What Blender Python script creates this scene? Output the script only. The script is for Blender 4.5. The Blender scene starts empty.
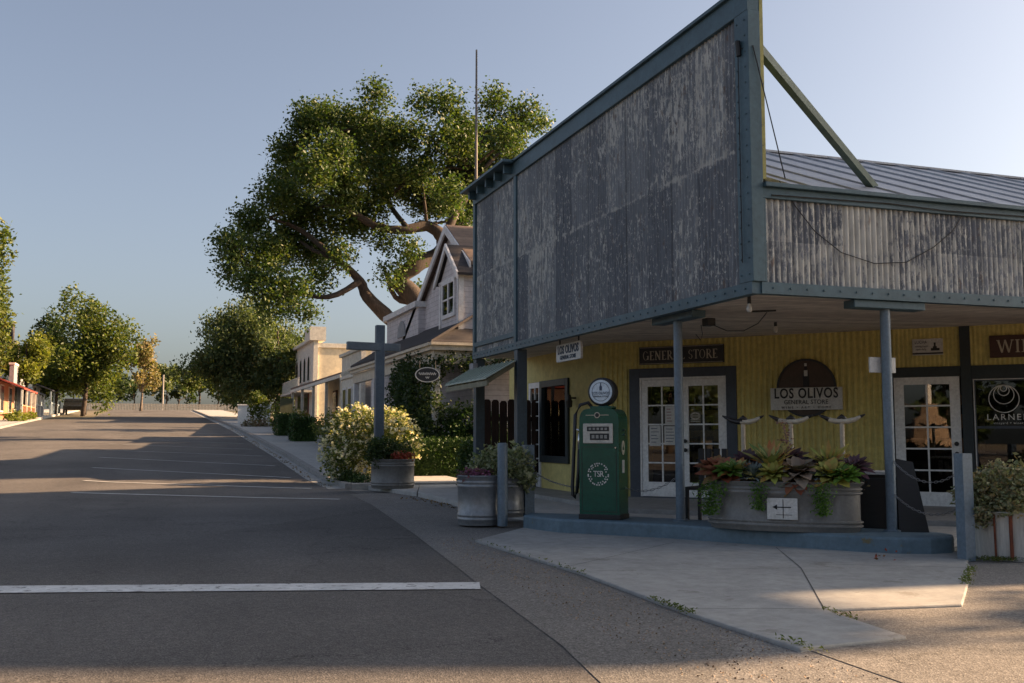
import bpy, math, random
import numpy as np
from mathutils import Vector, Matrix
random.seed(7); RNG = np.random.default_rng(11)
S = bpy.context.scene; COL = S.collection
PI = math.pi; R = math.radians

# ------------------------------------------------------------------ world, sun, camera
ELEV, AZ = R(24), R(95)          # azimuth measured clockwise from +Y
w = bpy.data.worlds.new('World'); S.world = w; w.use_nodes = True
nt = w.node_tree; bg = nt.nodes['Background']
sky = nt.nodes.new('ShaderNodeTexSky'); sky.sky_type = 'NISHITA'; sky.sun_disc = False
sky.sun_elevation = ELEV; sky.sun_rotation = AZ; sky.altitude = 250; sky.air_density = .9; sky.dust_density = 4.3; sky.ozone_density = 1.0
hs = nt.nodes.new('ShaderNodeHueSaturation'); hs.inputs['Saturation'].default_value = .75; hs.inputs['Hue'].default_value = .504; nt.links.new(sky.outputs[0], hs.inputs['Color']); nt.links.new(hs.outputs[0], bg.inputs[0]); bg.inputs[1].default_value = .05
sl = bpy.data.lights.new('sun', 'SUN'); sl.energy = 5.0; sl.angle = R(.53); sl.color = (1, .66, .38)
so = bpy.data.objects.new('sun', sl); COL.objects.link(so)
sdir = Vector((math.sin(AZ)*math.cos(ELEV), math.cos(AZ)*math.cos(ELEV), math.sin(ELEV)))
so.rotation_euler = sdir.to_track_quat('Z', 'Y').to_euler(); so.location = (40, -10, 40)
cd = bpy.data.cameras.new('camera'); co = bpy.data.objects.new('camera', cd); COL.objects.link(co)
cd.sensor_width = 36; cd.lens = 1014/1024*36; cd.clip_start = .05; cd.clip_end = 3000
co.location = (0, 0, 1.3); co.rotation_euler = (R(90+5.268), 0, R(-19.42)); S.camera = co
S.view_settings.view_transform = 'Standard'; S.view_settings.look = 'None'; S.view_settings.gamma = 1
S.view_settings.exposure = EXPO = 1.87
S.cycles.max_bounces = 6; S.cycles.transparent_max_bounces = 8; S.cycles.use_denoising = True

# ------------------------------------------------------------------ materials
MATS = {}
def newmat(name):
    m = bpy.data.materials.new(name); m.use_nodes = True
    n = m.node_tree.nodes; return m, n, m.node_tree.links, n['Principled BSDF']
def ramp(n, stops):
    r = n.new('ShaderNodeValToRGB'); e = r.color_ramp.elements
    while len(e) < len(stops): e.new(.5)
    for el, (p, c) in zip(e, stops): el.position = p; el.color = (*c, 1) if len(c) == 3 else c
    return r
def noise(n, l, scale, stretch=(1,1,1), detail=5, rough=.6, src='Object'):
    tc = n.new('ShaderNodeTexCoord'); mp = n.new('ShaderNodeMapping'); mp.inputs['Scale'].default_value = stretch
    l.new(tc.outputs[src], mp.inputs[0]); t = n.new('ShaderNodeTexNoise'); l.new(mp.outputs[0], t.inputs[0])
    t.inputs['Scale'].default_value = scale; t.inputs['Detail'].default_value = detail; t.inputs['Roughness'].default_value = rough
    return t
def mix(n, l, fac, a, b, mode='MIX'):
    m = n.new('ShaderNodeMix'); m.data_type = 'RGBA'; m.blend_type = mode
    for s, v in ((0, fac), (6, a), (7, b)):
        if hasattr(v, 'node'): l.new(v, m.inputs[s])
        else: m.inputs[s].default_value = v if s == 0 else (*v, 1)
    return m.outputs[2]
def M(name, c, rough=.75, c2=None, scale=5, lo=.35, hi=.65, bump=0, bscale=60, metal=0, stretch=(1,1,1), spots=None):
    m, n, l, b = newmat(name)
    c2 = c2 or tuple(x*.72 for x in c)
    t = noise(n, l, scale, stretch, 7, .65); r = ramp(n, [(lo, c), (hi, c2)]); l.new(t.outputs[0], r.inputs[0]); out = r.outputs[0]
    t3 = noise(n, l, scale*7, stretch, 3, .7); r3 = ramp(n, [(.3, (.82,.82,.82)), (.7, (1.12,1.12,1.12))]); l.new(t3.outputs[0], r3.inputs[0])
    out = mix(n, l, 1.0, out, r3.outputs[0], 'MULTIPLY')
    if spots:
        t2 = noise(n, l, spots[1], stretch, 6, .7); r2 = ramp(n, [(spots[2], (0,0,0)), (spots[2]+.05, (1,1,1))]); l.new(t2.outputs[0], r2.inputs[0])
        out = mix(n, l, r2.outputs[0], out, spots[0])
    l.new(out, b.inputs['Base Color']); b.inputs['Roughness'].default_value = rough; b.inputs['Metallic'].default_value = metal
    if bump:
        t4 = noise(n, l, bscale, (1,1,1), 4, .6); bp = n.new('ShaderNodeBump'); bp.inputs['Strength'].default_value = bump; bp.inputs['Distance'].default_value = .01
        l.new(t4.outputs[0], bp.inputs['Height']); l.new(bp.outputs[0], b.inputs['Normal'])
    MATS[name] = m; return m
def LEAF(name, cols, trans=.35, rough=.5):
    m, n, l, b = newmat(name); g = n.new('ShaderNodeNewGeometry')
    r = ramp(n, [(i/(max(1, len(cols)-1)), c) for i, c in enumerate(cols)]); l.new(g.outputs['Random Per Island'], r.inputs[0])
    t = noise(n, l, .9, detail=2); rr = ramp(n, [(.35, (.7,.75,.7)), (.65, (1.2,1.15,1.05))]); l.new(t.outputs[0], rr.inputs[0])
    c = mix(n, l, 1, r.outputs[0], rr.outputs[0], 'MULTIPLY')
    l.new(c, b.inputs['Base Color']); b.inputs['Roughness'].default_value = rough; b.inputs['Specular IOR Level'].default_value = .3
    tr = n.new('ShaderNodeBsdfTranslucent'); c2 = mix(n, l, 1, c, (1.3,1.35,.6), 'MULTIPLY'); l.new(c2, tr.inputs[0])
    ms = n.new('ShaderNodeMixShader'); ms.inputs[0].default_value = trans
    l.new(b.outputs[0], ms.inputs[1]); l.new(tr.outputs[0], ms.inputs[2]); l.new(ms.outputs[0], n['Material Output'].inputs[0])
    MATS[name] = m; return m
def peel(name, axis, base=(.14,.17,.215), dark=(.075,.088,.115), pale=(.42,.41,.37), rust=(.17,.11,.08), amount=.60, seam=None):
    """old paint on corrugated iron: sheets of differing tone, vertical streaks, flaked patches, a ragged seam between sheets"""
    m, n, l, b = newmat(name)
    st = (9, 9, .9)
    tc = n.new('ShaderNodeTexCoord'); sp = n.new('ShaderNodeSeparateXYZ'); l.new(tc.outputs['Object'], sp.inputs[0])
    def mth(op, a, bb=None):
        q = n.new('ShaderNodeMath'); q.operation = op
        for i, v in enumerate((a, bb)):
            if v is None: continue
            if hasattr(v, 'node'): l.new(v, q.inputs[i])
            else: q.inputs[i].default_value = v
        return q.outputs[0]
    u = sp.outputs[axis]; z = sp.outputs[2]
    cx = mth('FLOOR', mth('DIVIDE', u, .66)); lapf = mth('FRACT', mth('DIVIDE', u, .66)); cz = mth('FLOOR', mth('DIVIDE', mth('SUBTRACT', z, seam or 0), 1.72))
    cmb = n.new('ShaderNodeCombineXYZ'); l.new(cx, cmb.inputs[0]); l.new(cz, cmb.inputs[1])
    wn = n.new('ShaderNodeTexWhiteNoise'); l.new(cmb.outputs[0], wn.inputs[0])
    a = noise(n, l, 2.2, st, 8, .7); ra = ramp(n, [(.30, dark), (.52, base), (.75, tuple(x*1.35 for x in base))]); l.new(a.outputs[0], ra.inputs[0])
    rs = ramp(n, [(0, (.62,.63,.67)), (1, (1.3,1.27,1.22))]); l.new(wn.outputs[0], rs.inputs[0])
    c = mix(n, l, 1, ra.outputs[0], rs.outputs[0], 'MULTIPLY')
    f = noise(n, l, 5.5, (3.2,3.2,1.0), 8, .75); big = noise(n, l, .55, (1,1,1), 3, .5)
    fl = mth('ADD', mth('MULTIPLY', f.outputs[0], .8), mth('MULTIPLY', big.outputs[0], .35))
    fl = mth('ADD', fl, mth('MULTIPLY', mth('SUBTRACT', wn.outputs[0], .5), .10))
    fl = mth('ADD', fl, mth('MULTIPLY', mth('SINE', mth('MULTIPLY', u, 2*PI/.077)), .022))
    sf = noise(n, l, 16, (2.0,2.0,.9), 5, .7); fl = mth('MAXIMUM', fl, mth('ADD', mth('MULTIPLY', sf.outputs[0], .9), mth('MULTIPLY', big.outputs[0], .10)))
    k = ramp(n, [(amount, (0,0,0)), (amount+.055, (1,1,1))]); l.new(fl, k.inputs[0])
    pc = noise(n, l, 3, (2,2,.7), 4); rp = ramp(n, [(.3, tuple(x*.6 for x in pale)), (.6, pale)]); l.new(pc.outputs[0], rp.inputs[0])
    c = mix(n, l, k.outputs[0], c, rp.outputs[0])
    g = noise(n, l, 4.2, (2.4,2.4,.8), 7, .7); kg = ramp(n, [(.60, (0,0,0)), (.68, (.75,.75,.75))]); l.new(g.outputs[0], kg.inputs[0]); c = mix(n, l, kg.outputs[0], c, rust)
    if seam is not None:
        wob = noise(n, l, 3, (1.5,1.5,1.5), 4); zz = mth('ADD', mth('SUBTRACT', z, seam), mth('MULTIPLY', mth('SUBTRACT', wob.outputs[0], .5), .12))
        ab = mth('ABSOLUTE', zz); ks = ramp(n, [(.0, (1,1,1)), (.035, (0,0,0))]); l.new(mth('ADD', ab, mth('ADD', mth('MULTIPLY', mth('SUBTRACT', f.outputs[0], .5), .25), mth('MULTIPLY', mth('SUBTRACT', wob.outputs[0], .45), .25))), ks.inputs[0])
        c = mix(n, l, ks.outputs[0], c, tuple(x*.8 for x in pale))
    rib_shade = ramp(n, [(.2, (.74,)*3), (.75, (1.10,)*3)]); l.new(mth('ADD', mth('MULTIPLY', mth('SINE', mth('MULTIPLY', u, 2*PI/.077)), .5), .5), rib_shade.inputs[0]); c = mix(n, l, 1, c, rib_shade.outputs[0], 'MULTIPLY')  # rib shading put into the colour: valleys darker, crests paler
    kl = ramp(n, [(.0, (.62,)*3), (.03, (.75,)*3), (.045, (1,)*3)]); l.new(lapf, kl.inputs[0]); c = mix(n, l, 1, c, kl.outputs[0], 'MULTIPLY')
    l.new(c, b.inputs['Base Color']); b.inputs['Roughness'].default_value = .62; b.inputs['Metallic'].default_value = .1
    bp = n.new('ShaderNodeBump'); bp.inputs['Strength'].default_value = .4; bp.inputs['Distance'].default_value = .004
    l.new(f.outputs[0], bp.inputs['Height']); l.new(bp.outputs[0], b.inputs['Normal'])
    MATS[name] = m; return m
def asphalt(name, c, agg=.5, crack=True, scale=1.0):
    m, n, l, b = newmat(name)
    t = noise(n, l, .35, (1,1,1), 4); r = ramp(n, [(.3, tuple(x*.82 for x in c)), (.7, tuple(x*1.2 for x in c))]); l.new(t.outputs[0], r.inputs[0])
    v = n.new('ShaderNodeTexVoronoi'); v.inputs['Scale'].default_value = 95*scale; tc = n.new('ShaderNodeTexCoord'); l.new(tc.outputs['Object'], v.inputs[0])
    rv = ramp(n, [(0, (1-agg*.75,)*3), (.55, (1,)*3), (1, (1+agg*1.3,)*3)]); l.new(v.outputs['Color'], rv.inputs[0])
    c1 = mix(n, l, 1, r.outputs[0], rv.outputs[0], 'MULTIPLY')
    t2 = noise(n, l, 14, (1,1,1), 6, .75); r2 = ramp(n, [(.35, (.84,)*3), (.65, (1.16,)*3)]); l.new(t2.outputs[0], r2.inputs[0]); c1 = mix(n, l, 1, c1, r2.outputs[0], 'MULTIPLY')
    st = noise(n, l, 1.1, (1,.25,1), 4, .6); rst = ramp(n, [(.6, (1,)*3), (.74, (.72,)*3)]); l.new(st.outputs[0], rst.inputs[0]); c1 = mix(n, l, 1, c1, rst.outputs[0], 'MULTIPLY')
    tw = noise(n, l, 1.0, (.55,.05,1), 3, .5); rw = ramp(n, [(.35, (.89,)*3), (.62, (1.06,)*3)]); l.new(tw.outputs[0], rw.inputs[0]); c1 = mix(n, l, 1, c1, rw.outputs[0], 'MULTIPLY')
    oil = noise(n, l, 2.6, (1,1,1), 3, .5); ro = ramp(n, [(.70, (1,)*3), (.78, (.62,)*3)]); l.new(oil.outputs[0], ro.inputs[0]); c1 = mix(n, l, 1, c1, ro.outputs[0], 'MULTIPLY')
    pv = n.new('ShaderNodeTexVoronoi'); pv.inputs['Scale'].default_value = .16; l.new(tc.outputs['Object'], pv.inputs[0]); rp = ramp(n, [(0, (.84,)*3), (1, (1.12,)*3)]); l.new(pv.outputs['Color'], rp.inputs[0]); c1 = mix(n, l, 1, c1, rp.outputs[0], 'MULTIPLY')
    if crack:
        vc = n.new('ShaderNodeTexVoronoi'); vc.feature = 'DISTANCE_TO_EDGE'; vc.inputs['Scale'].default_value = .22
        wn = noise(n, l, 1.6, (1,1,1), 5, .7); mp = n.new('ShaderNodeVectorMath'); mp.operation = 'MULTIPLY_ADD'
        l.new(wn.outputs[1], mp.inputs[0]); mp.inputs[1].default_value = (1.3,1.3,1.3); l.new(tc.outputs['Object'], mp.inputs[2]); l.new(mp.outputs[0], vc.inputs[0])
        rc = ramp(n, [(.0, (.35,)*3), (.0035, (1,)*3)]); l.new(vc.outputs[0], rc.inputs[0]); c1 = mix(n, l, .8, c1, mix(n, l, 1, c1, rc.outputs[0], 'MULTIPLY'))
    l.new(c1, b.inputs['Base Color']); b.inputs['Roughness'].default_value = .88; b.inputs['Specular IOR Level'].default_value = .25
    bp = n.new('ShaderNodeBump'); bp.inputs['Strength'].default_value = .55; bp.inputs['Distance'].default_value = .006
    l.new(v.outputs['Distance'], bp.inputs['Height']); l.new(bp.outputs[0], b.inputs['Normal'])
    MATS[name] = m; return m
def planks(name, c, axis, pitch, c2=None, rough=.75, gap=.08, depth=.01):
    """boards of width pitch laid across the given object axis, each with its own tone and a dark joint"""
    m, n, l, b = newmat(name); tc = n.new('ShaderNodeTexCoord'); sp = n.new('ShaderNodeSeparateXYZ'); l.new(tc.outputs['Object'], sp.inputs[0])
    d = n.new('ShaderNodeMath'); d.operation = 'DIVIDE'; l.new(sp.outputs[axis], d.inputs[0]); d.inputs[1].default_value = pitch
    fr = n.new('ShaderNodeMath'); fr.operation = 'FRACT'; l.new(d.outputs[0], fr.inputs[0]); fl = n.new('ShaderNodeMath'); fl.operation = 'FLOOR'; l.new(d.outputs[0], fl.inputs[0])
    wn = n.new('ShaderNodeTexWhiteNoise'); wn.noise_dimensions = '1D'; l.new(fl.outputs[0], wn.inputs['W'])
    r = ramp(n, [(0, c2 or tuple(x*.8 for x in c)), (1, c)]); l.new(wn.outputs[0], r.inputs[0])
    k = ramp(n, [(0, (.18,)*3), (gap, (1,)*3)]); l.new(fr.outputs[0], k.inputs[0])
    t = noise(n, l, 4, (1,1,1), 6, .7); rt = ramp(n, [(.3, (.75,)*3), (.7, (1.15,)*3)]); l.new(t.outputs[0], rt.inputs[0])
    o = mix(n, l, 1, mix(n, l, 1, r.outputs[0], k.outputs[0], 'MULTIPLY'), rt.outputs[0], 'MULTIPLY')
    l.new(o, b.inputs['Base Color']); b.inputs['Roughness'].default_value = rough
    bp = n.new('ShaderNodeBump'); bp.inputs['Strength'].default_value = .8; bp.inputs['Distance'].default_value = depth
    l.new(fr.outputs[0], bp.inputs['Height']); l.new(bp.outputs[0], b.inputs['Normal'])
    MATS[name] = m; return m
def GLASS(name, tint=.8, refl=.10):
    m = bpy.data.materials.new(name); m.use_nodes = True; n = m.node_tree.nodes; l = m.node_tree.links
    n.remove(n['Principled BSDF'])
    a = n.new('ShaderNodeBsdfTransparent'); a.inputs[0].default_value = (tint,)*3+(1,); g = n.new('ShaderNodeBsdfGlossy'); g.inputs['Roughness'].default_value = .015
    f = n.new('ShaderNodeFresnel'); f.inputs[0].default_value = 1.5; ad = n.new('ShaderNodeMath'); ad.operation = 'ADD'; l.new(f.outputs[0], ad.inputs[0]); ad.inputs[1].default_value = refl
    x = n.new('ShaderNodeMixShader'); l.new(ad.outputs[0], x.inputs[0]); l.new(a.outputs[0], x.inputs[1]); l.new(g.outputs[0], x.inputs[2]); l.new(x.outputs[0], n['Material Output'].inputs[0])
    MATS[name] = m; return m

ASPH = asphalt('asphalt', (.112,.104,.097)); SHOULD = asphalt('shoulder', (.175,.165,.152), .55, False, .9)
CONC = M('concrete', (.36,.355,.335), .85, (.27,.267,.253), 1.1, .3, .7, .35, 70, spots=((.22,.21,.19), 1.9, .60)); WALK = M('sidewalk', (.42,.41,.385), .85, (.33,.32,.30), .9, .3, .7, .3, 60)
EARTH = M('earth', (.16,.125,.08), .95, (.09,.085,.045), .4, bump=.5, bscale=8); WHITE_LINE = M('road_paint', (.62,.62,.61), .7, (.46,.46,.45), 2.5, .4, .7, spots=((.19,.185,.18), 9, .565))
TEAL = M('teal_trim', (.055,.11,.14), .5, (.04,.082,.105), 3, spots=((.12,.13,.13), 16, .70)); TEALD = M('dark_teal', (.022,.036,.042), .5, (.016,.026,.03), 3)
SLATE = M('slate_blue', (.05,.063,.085), .5, (.038,.048,.066), 3); POST = M('post_blue', (.14,.19,.24), .45, (.105,.15,.19), 4, spots=((.06,.05,.045), 20, .70), bump=.1)
ISLAND = M('island_blue', (.13,.195,.24), .55, (.095,.15,.19), 1.6, .3, .7, spots=((.15,.125,.06), 3.2, .66), bump=.25, bscale=40)
YEL = M('yellow_wall', (.66,.56,.19), .6, (.54,.455,.15), 1.6, .3, .7, spots=((.42,.34,.14), 5, .66)); YELP = M('yellow_plaster', (.62,.53,.20), .7, (.52,.44,.165), 1.2, .3, .7, .15)
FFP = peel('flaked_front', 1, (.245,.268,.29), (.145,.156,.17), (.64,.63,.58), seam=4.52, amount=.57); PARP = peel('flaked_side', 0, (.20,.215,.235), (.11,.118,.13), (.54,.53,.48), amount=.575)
CEIL = planks('ceiling_boards', (.80,.70,.58), 1, .17, (.60,.50,.41), gap=.16); ROOFM = M('zinc_roof', (.46,.46,.47), .5, (.36,.36,.38), 1.2, metal=.3, stretch=(2,.4,1), spots=((.30,.24,.2), 4, .66))
WHITE = M('white_paint', (.80,.80,.78), .45, (.72,.72,.70), 3); SIGNW = M('sign_white', (.62,.61,.58), .5, (.52,.51,.47), 6); INK = M('ink', (.018,.018,.02), .6); INKB = M('ink_blue', (.05,.08,.13), .6)
PALE = M('pale_letters', (.62,.56,.43), .6); PALEW = M('white_decal', (.75,.73,.68), .5)
BROWNS = M('brown_sign', (.075,.030,.020), .5, (.055,.022,.016), 4, stretch=(1,1,6)); BLACKS = M('black_sign', (.022,.022,.024), .5, (.03,.03,.03), 4)
GLS = GLASS('window_glass', .75, .015); GLS2 = GLASS('far_glass', .35, .06)
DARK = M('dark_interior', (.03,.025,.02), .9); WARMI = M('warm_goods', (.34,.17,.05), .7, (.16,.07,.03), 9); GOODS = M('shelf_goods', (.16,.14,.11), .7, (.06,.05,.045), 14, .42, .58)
GREEN = M('pump_green', (.007,.085,.056), .25, (.006,.068,.044), 3, spots=((.014,.03,.024), 7, .66)); BLK = M('black_rubber', (.014,.014,.015), .5); BLKW = M('black_wood', (.016,.015,.015), .55, stretch=(1,1,6))
CREAMD = M('cream_dial', (.60,.57,.50), .4); CHROME = M('chrome', (.6,.6,.6), .22, metal=1); GLOBE = M('globe_face', (.62,.72,.80), .25, (.56,.66,.74), 4)
GALV = M('galvanised', (.28,.29,.30), .40, (.19,.20,.21), 2.2, .3, .7, metal=.45, spots=((.33,.33,.31), 7, .64)); GALVD = M('galvanised_old', (.22,.215,.20), .55, (.15,.145,.135), 2.5, .3, .7, metal=.25, spots=((.24,.235,.22), 6, .62))
RUST = M('rusty_white', (.58,.56,.51), .6, (.45,.42,.37), 3, stretch=(2.5,2.5,.3), spots=((.20,.062,.026), 2.6, .62)); RUSTB = M('rust_band', (.22,.060,.024), .8, (.12,.035,.02), 6)
SOIL = M('soil', (.04,.028,.02), .95, bump=.6); WOODB = M('brown_fence', (.055,.028,.018), .8, (.03,.017,.012), 4, stretch=(4,4,.6)); BAMBOO = M('pale_post', (.50,.44,.34), .35, (.40,.34,.26), 4)
HORN = M('horn', (.55,.50,.40), .35, (.42,.36,.27), 5); HORNT = M('horn_tip', (.02,.018,.018), .35)
AWN = M('awning_green', (.44,.50,.41), .6, (.36,.41,.34), 3, stretch=(1,6,1)); LILAC = planks('lilac_siding', (.60,.56,.57), 2, .16, (.55,.515,.525)); TRIMC = M('cream_trim', (.62,.55,.43), .6); TRIMW = M('lilac_white', (.78,.76,.75), .6)
SHDK = planks('dark_shingle', (.06,.05,.05), 2, .14, (.04,.034,.034), .9); SHBR = planks('brown_shingle', (.20,.14,.105), 2, .14, (.14,.095,.07), .9)
BRICK = M('red_brick', (.22,.085,.05), .85, (.15,.06,.04), 9); CREAMW = M('cream_stucco', (.70,.62,.46), .85, (.63,.55,.41), .6); CREAML = M('cream_white', (.76,.72,.63), .8); GREYW = M('grey_wall', (.34,.34,.35), .8)
REDW = M('red_paint', (.36,.055,.03), .7); ORGW = M('orange_wall', (.50,.25,.13), .8); BLUEW = M('pale_blue_paint', (.36,.44,.50), .7); STONE = M('stone', (.36,.27,.19), .9, (.25,.18,.12), 4, bump=.7, bscale=10)
BARK = M('bark', (.085,.064,.050), .95, (.04,.030,.024), 5, stretch=(3,3,.6), bump=1.0, bscale=14); BARKP = M('pale_bark', (.17,.13,.10), .95, (.10,.08,.06), 5, stretch=(3,3,.6))
LAMPW = M('lamp_shade_fabric', (.85,.80,.66), .6); BULB = M('bulb_glass', (.62,.60,.55), .2); LOGO = M('red_leaf', (.25,.03,.02), .7)
L_OAK = LEAF('oak_leaf', [(.030,.062,.018), (.048,.088,.022), (.078,.118,.028), (.12,.14,.036)], .34); L_DK = LEAF('dark_leaf', [(.022,.045,.016), (.04,.07,.022), (.06,.09,.028)], .28)
L_MID = LEAF('mid_leaf', [(.05,.085,.02), (.09,.125,.028), (.15,.16,.035)], .4); L_YEL = LEAF('yellow_leaf', [(.10,.13,.025), (.16,.19,.035), (.22,.22,.045)], .45); L_PEP = LEAF('pepper_leaf', [(.05,.08,.032), (.085,.118,.048), (.145,.17,.072)], .35)
L_AUT = LEAF('autumn_leaf', [(.20,.17,.075), (.25,.19,.10), (.14,.16,.055)], .4); L_SILV = LEAF('silver_leaf', [(.17,.20,.11), (.25,.27,.16), (.33,.31,.20), (.34,.24,.14)], .25)
L_VAR = LEAF('variegated_leaf', [(.12,.17,.08), (.30,.33,.20), (.50,.50,.35)], .25); L_HEDGE = LEAF('hedge_leaf', [(.025,.055,.014), (.04,.085,.02), (.06,.11,.025)], .2); L_ROSE = LEAF('rose_leaf', [(.06,.10,.03), (.12,.16,.045), (.20,.22,.07), (.30,.28,.11)], .45)
PETAL = LEAF('rose_petal', [(.78,.73,.62), (.82,.78,.70), (.74,.62,.54)], .35); PETALP = LEAF('purple_petal', [(.20,.07,.18), (.30,.10,.20), (.12,.10,.05)], .2); PETALR = LEAF('red_petal', [(.30,.04,.03), (.42,.08,.05), (.15,.08,.03)], .2)
GRASS = LEAF('grass_blade', [(.06,.10,.02), (.10,.14,.03), (.16,.15,.05)], .4)

# ------------------------------------------------------------------ mesh helper
WL = {}
class MB:
    def __init__(s, fr=None): s.v = []; s.f = []; s.fr = fr
    def pt(s, p):
        p = Vector(p); s.v.append(tuple(s.fr @ p) if s.fr else tuple(p)); return len(s.v)-1
    def poly(s, pts): s.f.append([s.pt(p) for p in pts])
    def box(s, x0, x1, y0, y1, z0, z1):
        i = [s.pt((x, y, z)) for z in (z0, z1) for x, y in ((x0,y0),(x1,y0),(x1,y1),(x0,y1))]
        for q in ((3,2,1,0),(4,5,6,7),(0,1,5,4),(1,2,6,5),(2,3,7,6),(3,0,4,7)): s.f.append([i[k] for k in q])
        return s
    def beam(s, a, b, wd, h, up=(0,0,1)):
        a, b = Vector(a), Vector(b); d = (b-a).normalized(); x = d.cross(Vector(up)).normalized(); y = x.cross(d)
        i = [s.pt(p+x*wd/2*sx+y*h/2*sy) for p in (a, b) for sx, sy in ((-1,-1),(1,-1),(1,1),(-1,1))]
        for q in ((3,2,1,0),(4,5,6,7),(0,1,5,4),(1,2,6,5),(2,3,7,6),(3,0,4,7)): s.f.append([i[k] for k in q])
        return s
    def tube(s, pts, r, n=8, cap=True):
        pts = [Vector(p) for p in pts]; rs = r if isinstance(r, (list, tuple)) else [r]*len(pts); rings = []
        ref = Vector((.13,.21,.97)).normalized()
        for k, p in enumerate(pts):
            d = (pts[min(k+1, len(pts)-1)]-pts[max(k-1, 0)])
            if d.length < 1e-6: d = Vector((0,0,1))
            d.normalize(); 
            if abs(d.dot(ref)) > .97: ref2 = Vector((1,.1,0)).normalized()
            else: ref2 = ref
            x = d.cross(ref2).normalized(); y = d.cross(x)
            rings.append([s.pt(p+(x*math.cos(2*PI*j/n)+y*math.sin(2*PI*j/n))*rs[k]) for j in range(n)])
        for a, b in zip(rings, rings[1:]):
            for j in range(n): s.f.append([a[j], a[(j+1)%n], b[(j+1)%n], b[j]])
        if cap: s.f.append(rings[0][::-1]); s.f.append(rings[-1])
        return s
    def lathe(s, prof, c=(0,0,0), n=24, sx=1, sy=1, rot=0, cap=True, wob=None):
        rings = []; cr, sr = math.cos(rot), math.sin(rot)
        for r, z in prof:
            ring = []
            for j in range(n):
                a = 2*PI*j/n; rr = r*(1+(wob(a, z) if wob else 0)); x, y = math.cos(a)*rr*sx, math.sin(a)*rr*sy
                ring.append(s.pt((c[0]+x*cr-y*sr, c[1]+x*sr+y*cr, c[2]+z)))
            rings.append(ring)
        for a, b in zip(rings, rings[1:]):
            for j in range(n): s.f.append([a[j], a[(j+1)%n], b[(j+1)%n], b[j]])
        if cap: s.f.append(rings[0][::-1]); s.f.append(rings[-1])
        return s
    def prism(s, poly, z0, z1):
        a = [s.pt((x, y, z0)) for x, y in poly]; b = [s.pt((x, y, z1)) for x, y in poly]; n = len(poly)
        for j in range(n): s.f.append([a[j], a[(j+1)%n], b[(j+1)%n], b[j]])
        s.f.append(a[::-1]); s.f.append(b); return s
    def slab(s, pts, d):
        """polygon in space given thickness along vector d"""
        d = Vector(d); a = [s.pt(p) for p in pts]; b = [s.pt(Vector(p)+d) for p in pts]; n = len(pts)
        for j in range(n): s.f.append([a[j], a[(j+1)%n], b[(j+1)%n], b[j]])
        s.f.append(a[::-1]); s.f.append(b); return s
    def wave(s, u0, u1, z0, z1, pitch, amp, shape='sin', n=6):
        """corrugated sheet in the local x-z plane, ribs vertical, out = -y of the frame"""
        k = max(2, int((u1-u0)/pitch*n)); prev = None
        for i in range(k+1):
            u = u0+(u1-u0)*i/k; t = (u/pitch) % 1
            d = amp*math.sin(2*PI*t) if shape == 'sin' else amp*max(-1, min(1, 2.6*math.sin(2*PI*t)))
            cur = [s.pt((u, -d, z0)), s.pt((u, -d, z1))]
            if prev: s.f.append([prev[0], cur[0], cur[1], prev[1]])
            prev = cur
        return s
    def build(s, name, mat, parent=None, smooth=False, bevel=0, auto=None):
        if parent is not None: o0 = Vector(WL[parent])
        elif s.v: o0 = Vector((sum(p[0] for p in s.v)/len(s.v), sum(p[1] for p in s.v)/len(s.v), min(p[2] for p in s.v)))
        me = bpy.data.meshes.new(name); me.from_pydata([tuple(Vector(p)-o0) for p in s.v], [], s.f); me.update()
        if smooth: me.shade_smooth()
        me.materials.append(mat); o = bpy.data.objects.new(name, me); COL.objects.link(o)
        if parent is not None: o.parent = parent; WL[o] = o0
        else: o.location = o0; WL[o] = o0
        if auto:
            try: me.shade_smooth(); md = o.modifiers.new('edge', 'EDGE_SPLIT'); md.split_angle = R(auto)
            except Exception: pass
        if bevel: md = o.modifiers.new('bevel', 'BEVEL'); md.width = bevel; md.segments = 2; md.limit_method = 'ANGLE'
        return o
def frame(o, ex, up=(0,0,1)):
    """local x = ex, z = up, y = INTO the wall (so -y is outward)"""
    ex = Vector(ex).normalized(); ez = Vector(up).normalized(); ey = ez.cross(ex)
    return Matrix(((ex.x, ey.x, ez.x, o[0]), (ex.y, ey.y, ez.y, o[1]), (ex.z, ey.z, ez.z, o[2]), (0,0,0,1)))
def empty(name, loc, label=None, cat=None, group=None):
    o = bpy.data.objects.new(name, None); COL.objects.link(o); o.location = loc; o.empty_display_size = .2; WL[o] = Vector(loc)
    if label: tag(o, label, cat, group)
    return o
def tag(o, label=None, cat=None, group=None, kind=None):
    if label: o['label'] = label
    if cat: o['category'] = cat
    if group: o['group'] = group
    if kind: o['kind'] = kind
    return o
def struct(o): o['kind'] = 'structure'; return o
def text(body, size, fr, mat, parent=None, name='lettering', depth=.006, sx=1.0, align='CENTER', gap=1.0, bold=0):
    c = bpy.data.curves.new(name, 'FONT'); c.body = body; c.size = size; c.align_x = align; c.align_y = 'CENTER'; c.extrude = depth/2; c.space_character = gap; c.offset = bold; c.resolution_u = 3
    t = bpy.data.objects.new(name, c); me = bpy.data.meshes.new_from_object(t); bpy.data.objects.remove(t)
    mb = MB(fr); 
    for v in me.vertices: mb.pt((v.co.x*sx, -v.co.z-depth/2-.001, v.co.y))
    for p in me.polygons: mb.f.append(list(p.vertices))
    bpy.data.meshes.remove(me); return mb.build(name, mat, parent)

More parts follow.
